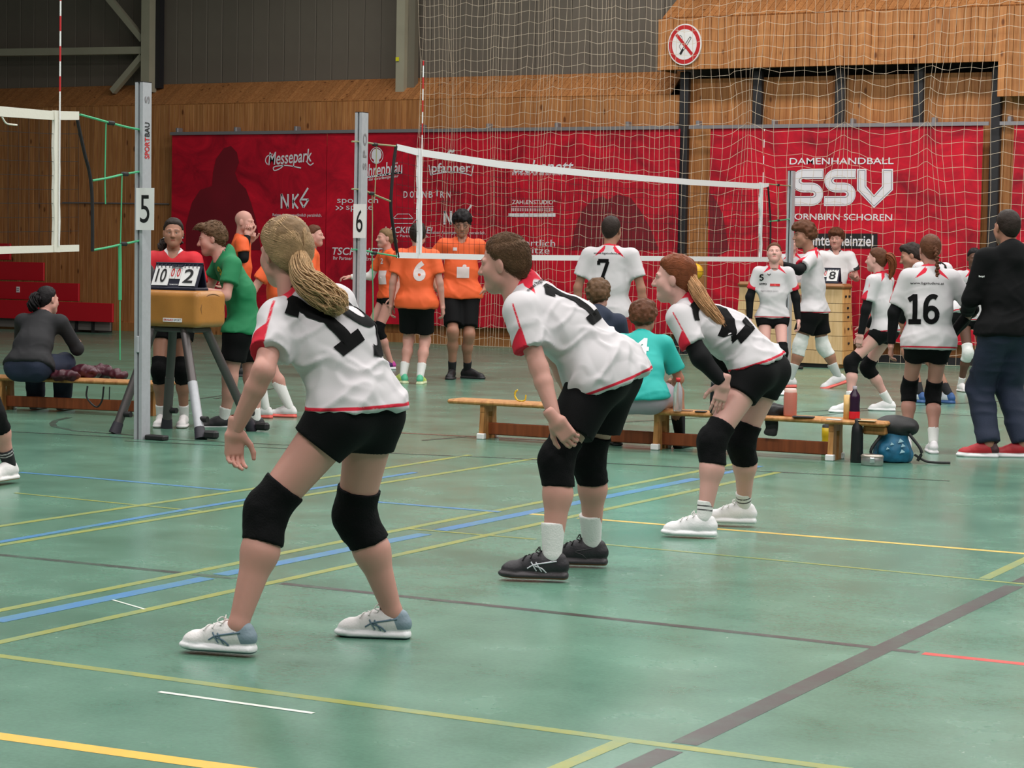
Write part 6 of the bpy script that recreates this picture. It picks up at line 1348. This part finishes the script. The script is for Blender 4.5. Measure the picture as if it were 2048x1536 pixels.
lay(p, strokes2d([arc(0, 0, .3, .3, 0, 300, 10), [(0, 0), (.3, .1)]], .2), (440, 542), (.06, .07), mat('shirt_print_yellow', srgb(150, 150, 40), .7), 1, name='shirt_print', axes=(cv(.2, 1, 0), np.array([0, 0, 1.]), cv(-1, -.3, 0)))
# bald man in orange
J = stand(476, 752, 1.80, 80, 'm', 2, None, ((-.3, .7, -.6), (.5, .6, .75)), ((.4, .7, -.5), (-.35, .7, .62)))
dj = depth(J['pelvis']); J['elR'] = Q(487, 516, dj-.22); J['wrR'] = Q(495, 470, dj-.12); J['elL'] = Q(489, 508, dj+.2); J['wrL'] = Q(500, 482, dj+.05)
person('bald man in orange jersey holding his fist before his mouth', J, 1.80, 'm', 'fair', 'none', HB, cv(.93, -.3, -.05), None, 'dark', None, M_orange, .62, M_short, .6, True, None, '', M_sockb, .25, SH_blk, (M_sleeve, 'R'), ('fist', 'fist'))
# player in orange mostly hidden behind the girl with number 19
J = stand(560, 836, 1.58, -75, 'f', 3, {'L': (-.05, .06), 'R': (.06, -.03)}, ((-.3, .45, -.8), (.2, .8, .1)), None)
person('player in orange jersey half hidden behind the girl with number 19', J, 1.58, 'f', 'fair', 'mid', HB, cv(-.5, .8), None, 'brown', 'pulled', M_orange, .65, M_short, .4, False, None, '', M_sockw, .62, SH_coral, None, ('fist', 'relaxed'))
# girl in orange looking right
J = stand(617, 752, 1.66, 85, 'f', 2)
person('girl in orange jersey in profile looking along the banner', J, 1.66, 'f', 'fair', 'mid', HB, cv(.97, -.2), None, 'chestnut', 'pulled', M_orange, .62, M_short, .35, False, M_pad, 'LR', M_sockw, .25, SH_white, extra={'tail': pony(0, [(0, -.1, .01), (0, -.14, -.02), (0, -.13, -.12)])})
# girl in orange with knee pads
J = stand(775, 738, 1.66, -115, 'f', 3, {'L': (-.06, .0), 'R': (.07, .05)}, ((-.2, -.3, -.9), (-.1, .4, -.9)), ((.4, .35, -.85), (.15, 1, -.05)))
p = person('girl in orange jersey with black knee pads facing the post', J, 1.66, 'f', 'fair', 'mid', HB, cv(-.9, -.42), None, 'blonde', 'pulled', M_orange, .66, M_short, .22, False, M_pad, 'LR', None, .25, SH_purple, (M_padw, 'R'), hem=-.02, extra={'tail': pony(0, [(0, -.1, .0), (0, -.14, -.03), (0, -.13, -.1)])})
lay(p, strokes2d([[(0, 0), (.4, 0)]], .35), (762, 555), (.13, .16), M_nump, 1, name='jersey_logo'); lay(p, number2d('2', .2), (764, 522), (.05, .07), M_nump, 1)
# orange number 6
J = stand(830, 767, 1.68, 8, 'm', 0, {'L': (-.075, .0), 'R': (.04, -.04)})
p = person('player in orange jersey number 6 seen from behind', J, 1.68, 'm', 'fair', 'dark', HB, cv(.1, 1), None, 'dark', 'short', M_orange, .68, M_short, .78, True, None, '', M_sockw, .34, SH_lime, hem=-.08, fit=1.12, toes={'L': cv(-.5, .8), 'R': cv(.1, 1)})
lay(p, T('6', 1, .05), (839, 542), (.125, .21), M_nump)
# man with glasses in orange
J = stand(918, 757, 1.83, 175, 'm', 2, {'L': (-.05, -.03), 'R': (.045, .04)}, ((-.55, -.35, -.8), (.35, .3, -.75)), ((.55, -.35, -.8), (-.35, .3, -.75)))
p = person('dark-haired man with glasses in orange jersey looking down', J, 1.83, 'm', 'tan', 'dark', HB, cv(.02, -1, -.3), cv(0, -.25, 1), 'black', 'mop', M_orange, .68, M_short, .82, True, None, '', M_sockb, .24, SH_blk, hem=-.06, fit=1.1, toes={'L': cv(.8, -.5), 'R': cv(-.1, -1)})
eyeglasses(p); lay(p, strokes2d([[(0, 0), (.4, 0)]], .36), (926, 545), (.135, .12), M_nump, 1, name='jersey_logo'); lay(p, strokes2d([arc(0, 0, .1, .1, 0, 360, 14)], .18), (929, 533), (.045, .045), M_nump, 1, name='jersey_logo'); lay(p, strokes2d([[(0, 0), (.4, 0)]], .36), (910, 498), (.045, .035), M_nump, 1, name='jersey_logo')
# white number 7
J = stand(1214, 829, 1.72, 12, 'm', 0, None, ((-.3, -.05, -1), (-.02, .18, -1)), ((.3, -.05, -1), (.1, .12, -1)))
p = person('player in white jersey number 7 and red shorts seen from behind', J, 1.70, 'm', 'tan', 'dark', HB, cv(.35, .93), None, 'dark', 'crop', WHITE, .66, M_redshort, .8, True, None, '', M_sockw, .3, SH_white, hem=-.06, fit=1.06)
lay(p, number2d('7', .17), (1206, 540), (.11, .19), M_num); lay(p, T('www.bgstudenz.at', 1, .01), (1214, 507), (.24, .022), M_num, name='jersey_lettering')
# seated pair on the bench
def seated(px, py, dd, Ht, facing, lean, legs, arms_, b=None):
    b = G(px, py, BZ)+bn*dd if b is None else b; a = math.radians(facing); fw = cv(math.sin(a), math.cos(a)); rt = cv(math.cos(a), -math.sin(a)); up = np.array([0, 0, 1.]); s = Ht; la = math.radians(lean); tu = up*math.cos(la)+fw*math.sin(la); J = {}
    pel = b+up*.085; J['pelvis'] = pel; J['hipL'] = pel-rt*.055*s; J['hipR'] = pel+rt*.055*s; J['neck'] = pel+tu*.30*s; sc = J['neck']-tu*.028*s; J['shL'] = sc-rt*.108*s; J['shR'] = sc+rt*.108*s; J['head'] = J['neck']+nrm(tu*.8+up*.4)*.095*s+fw*.02*s; J['mid'] = pel*.5+sc*.5-fw*.035
    for q, (kr, kf, kz, ar, af, az) in zip('LR', legs): J['kn'+q] = pel+rt*kr+fw*kf+up*kz; J['an'+q] = np.array([*(pel+rt*ar+fw*af)[:2], az])
    for q, (e, w_) in zip('LR', arms_): J['el'+q] = J['sh'+q]+rt*e[0]+fw*e[1]+up*e[2]; J['wr'+q] = J['el'+q]+rt*w_[0]+fw*w_[1]+up*w_[2]
    return J
J = seated(1262, 822, .13, 1.54, 8, 26, [(-.16, .36, .0, -.18, .36, .09), (.24, .33, .02, .28, .30, .09)], [((-.08, .12, -.24), (.16, .18, -.02)), ((.10, .08, -.25), (-.06, .20, -.04))])
p = person('player in teal jersey number 4 sitting on the bench', J, 1.62, 'm', 'tan', 'dark', HB, cv(.35, .93, -.1), None, 'chestnut', 'mop', M_teal, .75, M_lilac, .6, True, None, '', M_sockb, .5, SH_blk, hem=.01, fit=1.1, hemcut=cv(0, 0, -1), toes={'L': cv(-.1, 1), 'R': cv(.4, .9)})
lay(p, T('4', 1, .05), (1282, 694), (.11, .15), M_white)
J = seated(0, 0, 0, 1.64, 5, 12, [(-.12, .30, -.34, -.10, -.10, .075), (.12, .30, -.34, .10, -.10, .075)], [((-.06, .1, -.26), (.05, .22, -.05)), ((.06, .1, -.26), (-.05, .22, -.05))], b=Q(1192, 700, 17.0)*[1, 1, 0]+[0, 0, .33])
person('boy in navy hoodie kneeling beyond the bench with his back turned', J, 1.66, 'm', 'fair', 'dark', HB, cv(.15, 1, -.1), None, 'brown', 'mop', M_navy, 1, None, .6, True, None, '', None, .5, SH_sneak, None, long_pants=M_jeans, long_sleeve=True, hood=True)
J = seated(38, 757, .12, 1.62, 12, 34, [(-.12, .38, .0, -.1, .36, .09), (.14, .38, .02, .14, .36, .09)], [((-.08, .14, -.22), (.12, .2, .02)), ((.08, .14, -.22), (-.1, .2, .02))])
person('dark-haired woman in charcoal jacket sitting on the bench with a maroon jacket', J, 1.62, 'f', 'fair', 'dark', HB, cv(.62, .78, -.1), None, 'black', 'pulled', M_jacket, 1, None, .6, True, None, '', None, .5, SH_sneak, None, long_pants=M_jeans, long_sleeve=True, hood=False, girth=1.12, extra={'tail': pony(0, [(0, -.1, .03), (-.0, -.15, .0), (-.01, -.16, -.07), (-.02, -.13, -.12)], 30, .05, .008, .012)})
# girl number 5
J = stand(1541, 788, 1.55, 178, 'f', -2, {'L': (-.055, .03), 'R': (.06, -.02)}, ((-.3, .0, -1), (-.12, .1, -1)), ((.3, .0, -1), (.0, .1, -1)))
p = person('laughing girl in white jersey number 5 with black arm sleeves', J, 1.55, 'f', 'pale', 'mid', HB, cv(-.1, -1, .25), None, 'chestnut', 'pulled', WHITE, .72, M_short, .25, False, M_pad, 'L', M_sockw, .25, SH_white, M_sleeve, hem=-.03)
lay(p, number2d('5', .17), (1523, 555), (.045, .065), M_num, 1); lay(p, strokes2d([[(0, 0), (.4, 0)]], .2), (1550, 570), (.10, .025), M_redp, 1, name='jersey_logo'); lay(p, T('HYPO', 1, .04), (1526, 568), (.07, .02), M_num, 1, name='jersey_lettering'); lay(p, T('bgstudenz sport', 1, .01), (1540, 582), (.17, .018), M_galv, 1, name='jersey_lettering'); lay(p, strokes2d([[(0, .1), (.1, 0)], [(.1, 0), (.2, .1)]], .04), (1538, 549), (.04, .02), M_num, 1, name='jersey_logo')
# tall boy reaching out
J = stand(1628, 777, 1.82, -92, 'm', 3, {'L': (1578, 775), 'R': (1674, 773)}, ((-.05, .25, -1), (-.0, .5, -.8)), ((.2, .3, -1), (.0, .5, -.8)), crouch=.02)
dj = depth(J['pelvis']); J['anL'] = Q(1580, 757, dj-.12); J['anR'] = Q(1676, 752, dj+.12); J['knL'] = Q(1600, 688, dj-.1); J['knR'] = Q(1646, 692, dj+.1); J['hipL'] = Q(1620, 628, dj-.1); J['hipR'] = Q(1634, 628, dj+.08); J['pelvis'] = Q(1628, 618, dj)
J['shL'] = Q(1618, 520, dj-.2); J['shR'] = Q(1630, 516, dj+.2); J['neck'] = Q(1623, 506, dj); J['head'] = Q(1608, 470, dj); J['elL'] = Q(1598, 540, dj-.42); J['wrL'] = Q(1562, 529, dj-.5); J['elR'] = Q(1640, 560, dj+.3); J['wrR'] = Q(1615, 590, dj+.35)
p = person('tall boy in white jersey with white knee pads stretching out his arm', J, 1.82, 'm', 'tan', 'dark', HB, cv(-.97, -.15, -.12), None, 'chestnut', 'mop', WHITE, .7, M_short, .62, True, M_padw, 'LR', mat('grey_sock', srgb(190, 194, 192), .85), .42, SH_coral, (M_sleeve, 'L'), ('flat', 'relaxed'), {'L': (cv(-.75, -.1, .6), cv(.3, .1, .6))}, hem=-.03, toes={'L': cv(-.95, -.2, 0), 'R': cv(-.93, -.2, -.3)}, hemcut=cv(0, 0, -1))
# two behind the vaulting box
J = stand(1664, 727, 1.80, 178, 'm', 2, None, ((-.3, .1, -1), (.35, .9, .05)), ((.3, .1, -1), (-.6, .8, .1)))
p = person('curly-haired boy in white t-shirt standing behind the vaulting box', J, 1.80, 'm', 'fair', 'mid', HB, cv(-.35, -.93, -.05), None, 'chestnut', 'mop', {'mat': M_whitet, 'trim': True, 'plain': True}, .66, M_short, .6, True, None, '', M_sockw, .3, SH_white, hem=-.05)
J = stand(1577, 725, 1.74, 175, 'f', 2, None, ((-.3, .2, -1), (.2, .95, .05)), ((.3, .1, -1), (-.1, .9, .05)))
person('girl in white jersey standing behind the box half covered by a post', J, 1.74, 'f', 'pale', 'mid', HB, cv(-.2, -.95), None, 'dark', 'pulled', WHITE, .66, M_short, .5, True, None, '', M_sockw, .3, SH_white)
# ponytail girl stepping
J = stand(1745, 824, 1.56, -55, 'f', 8, {'L': (1700, 826), 'R': (1778, 822)}, ((-.25, .1, -1), (-.1, .15, -1)), ((.2, .3, -1), (.0, .6, -.7)), crouch=.035)
dj = depth(J['pelvis']); sh_ = (Q(1770, 650, dj)-J['pelvis'])*[1, 1, 0]
for k in ('pelvis', 'hipL', 'hipR', 'neck', 'shL', 'shR', 'head', 'elL', 'elR', 'wrL', 'wrR'): J[k] = J[k]+sh_
J['knL'] = ik(J['hipL'], J['anL'], .39, .385, cv(-1, .2)); J['knR'] = ik(J['hipR'], J['anR'], .39, .385, cv(-1, .2))
p = person('girl with long auburn ponytail in white jersey stepping forward', J, 1.56, 'f', 'pale', 'mid', HB, cv(-.85, .5), None, 'chestnut', 'pulled', WHITE, .7, M_short, .25, False, M_pad, 'LR', M_sockw, .3, SH_white, M_sleeve, hem=-.03, extra={'tail': pony(0, [(0, -.1, .05), (.0, -.16, .02), (.02, -.17, -.08), (.02, -.14, -.2)], 30, .04, .006, .004), 'tailcol': 'auburn'}, toes={'L': cv(-.98, .1), 'R': cv(-.98, .1)})
lay(p, number2d('1', .17), (1785, 583), (.10, .22), M_num); lay(p, T('www.bgstudenz.at', 1, .01), (1783, 554), (.22, .02), M_num, name='jersey_lettering')
# bent player number 3
J = stand(1868, 806, 1.80, -38, 'm', 34, {'L': (-.06, .05), 'R': (.06, -.05)}, ((-.1, .3, -1), (.1, .4, -.8)), ((.3, .1, -1), (-.1, .4, -.8)), crouch=.03)
dj = depth(J['pelvis']); sh_ = (Q(1906, 640, dj)-J['pelvis'])*[1, 1, 0]
for k in ('pelvis', 'hipL', 'hipR', 'neck', 'shL', 'shR', 'head', 'elL', 'elR', 'wrL', 'wrR'): J[k] = J[k]+sh_
J['head'] = Q(1822, 513, depth(J['neck'])+.12)
p = person('player in white jersey number 3 bending forward behind the girl with the braid', J, 1.74, 'm', 'tan', 'dark', HB, cv(-.9, .1, -.3), None, 'dark', 'short', WHITE, .7, M_short, .5, True, None, '', M_sockb, .25, SH_blue, M_sleeve, hem=-.05, fit=1.08)
lay(p, number2d('3', .17), (1890, 538), (.13, .2), M_num)
# girl number 16 with braid
J = stand(1850, 906, 1.57, 2, 'f', 3, {'L': (-.075, .06), 'R': (.035, -.01)}, ((-.32, .08, -1), (-.05, .12, -1)), ((.62, .1, -.9), (-.62, .15, -.8)))
def braid(H2W):
    C = smooth_path([H2W([p])[0] for p in ((.012, -.1, .03), (.02, -.135, -.03), (.028, -.145, -.11), (.03, -.14, -.2), (.03, -.135, -.27))], 8); out = []; n = len(C)
    for i in range(0, n-2, 2):
        s_ = 1 if (i//2) % 2 else -1; r = .019*(1-.45*i/n); P = [C[i]+np.array(RH)*.012*s_, C[i+1]+np.array(RH)*.004*s_, C[i+2]-np.array(RH)*.010*s_]; V, F, _ = tube(smooth_path(P, 3), r*np.array([.5, .8, 1, 1, .9, .7, .4]), 8); out.append((V, F))
    V, F, _ = tube([C[-1], C[-1]-[0, 0, .06]], [.012, .004], 6); out.append((V, F)); return out
p = person('girl with a braid in white jersey number 16', J, 1.57, 'f', 'rosy', 'dark', .0105, cv(-.05, 1), None, 'chestnut', 'pulled', WHITE, .8, M_short, .36, False, M_pad, 'LR', M_sockw, .28, SH_pinkl, M_sleeve, hem=-.07, fit=1.2, extra={'tail': braid})
lay(p, number2d('1', .17), (1829, 618), (.09, .215), M_num); lay(p, number2d('6', .17), (1863, 618), (.115, .215), M_num); lay(p, T('www.bgstudenz.at', 1, .012), (1855, 567), (.235, .022), M_num, name='jersey_lettering')
# number 4, standing at the back
J = stand(1936, 783, 1.54, 168, 'f', 3, {'L': (-.075, .0), 'R': (.055, .0)}, ((-.3, .2, -1), (.5, .6, -.4)), ((.3, .2, -1), (-.3, .7, -.5)))
p = person('dark-skinned player in white jersey with a white knee pad standing by the net', J, 1.54, 'f', 'brown', 'dark', HB, cv(.05, -1, -.1), None, 'black', 'pulled', WHITE, .7, M_short, .25, False, M_padw, 'LR', M_sockw, .22, SH_gum, hem=-.03)
lay(p, number2d('4', .17), (1934, 568), (.045, .065), M_num, 1); lay(p, T('HYPO', 1, .04), (1937, 581), (.07, .02), M_num, 1, name='jersey_lettering')
# man in black
J = stand(2008, 915, 1.75, -18, 'm', 3, {'L': (-.06, .02), 'R': (.085, .0)}, ((-.25, .15, -1), (.35, .75, -.35)), ((.3, .15, -1), (.1, .8, -.25)))
p = person('man in black hooded jacket and jeans with red shoes', J, 1.73, 'm', 'tan', 'dark', .0105, cv(-.3, .95), None, 'dark', 'crop', M_hoodie, 1, None, .6, True, None, '', None, .5, SH_redm, None, long_pants=M_jeans, long_sleeve=True, hood=True, girth=1.1, hem=-.05, fit=1.1, toes={'L': cv(-.97, .15), 'R': cv(-.97, .1)})
lay(p, T('hopi', 1, .03), (1963, 553), (.04, .018), M_white, -1, name='sleeve_lettering', axes=(cv(.9, .4, 0), np.array([0, 0, 1.]), cv(.2, -1, 0)))
w_ = J['wrR']; q = Q(2050, 700, depth(w_)); pp = empty('paper_sheet', q, 'white sheet of paper held by the man in black', 'paper'); obj('sheet', MB().box(q+RH*.06, (.21, .003, .297), 0, rot_to(cv(.8, .2, -.5), cv(.3, -.8, .4))).mesh('s'), M_paper, pp)
# player at the edge
J = stand(-82, 966, 1.70, 192, 'f', 6, {'L': (-.06, .0), 'R': (.06, .02)}, ((-.1, .3, -1), (.3, .9, -.1)), None, crouch=.05)
dj = depth(J['pelvis']); J['anL'] = Q(19, 928, dj+.02); J['knL'] = Q(-12, 830, dj-.12)
person('player in black knee pads and striped black socks at the near side', J, 1.70, 'f', 'fair', 'mid', HB, cv(.1, -1), None, 'brown', 'pulled', WHITE, .66, M_short, .3, False, M_pad, 'LR', (M_sockb, (.012, .03)), .30, SH_gum, toes={'L': cv(-.35, -.9), 'R': cv(-.4, -.9)})
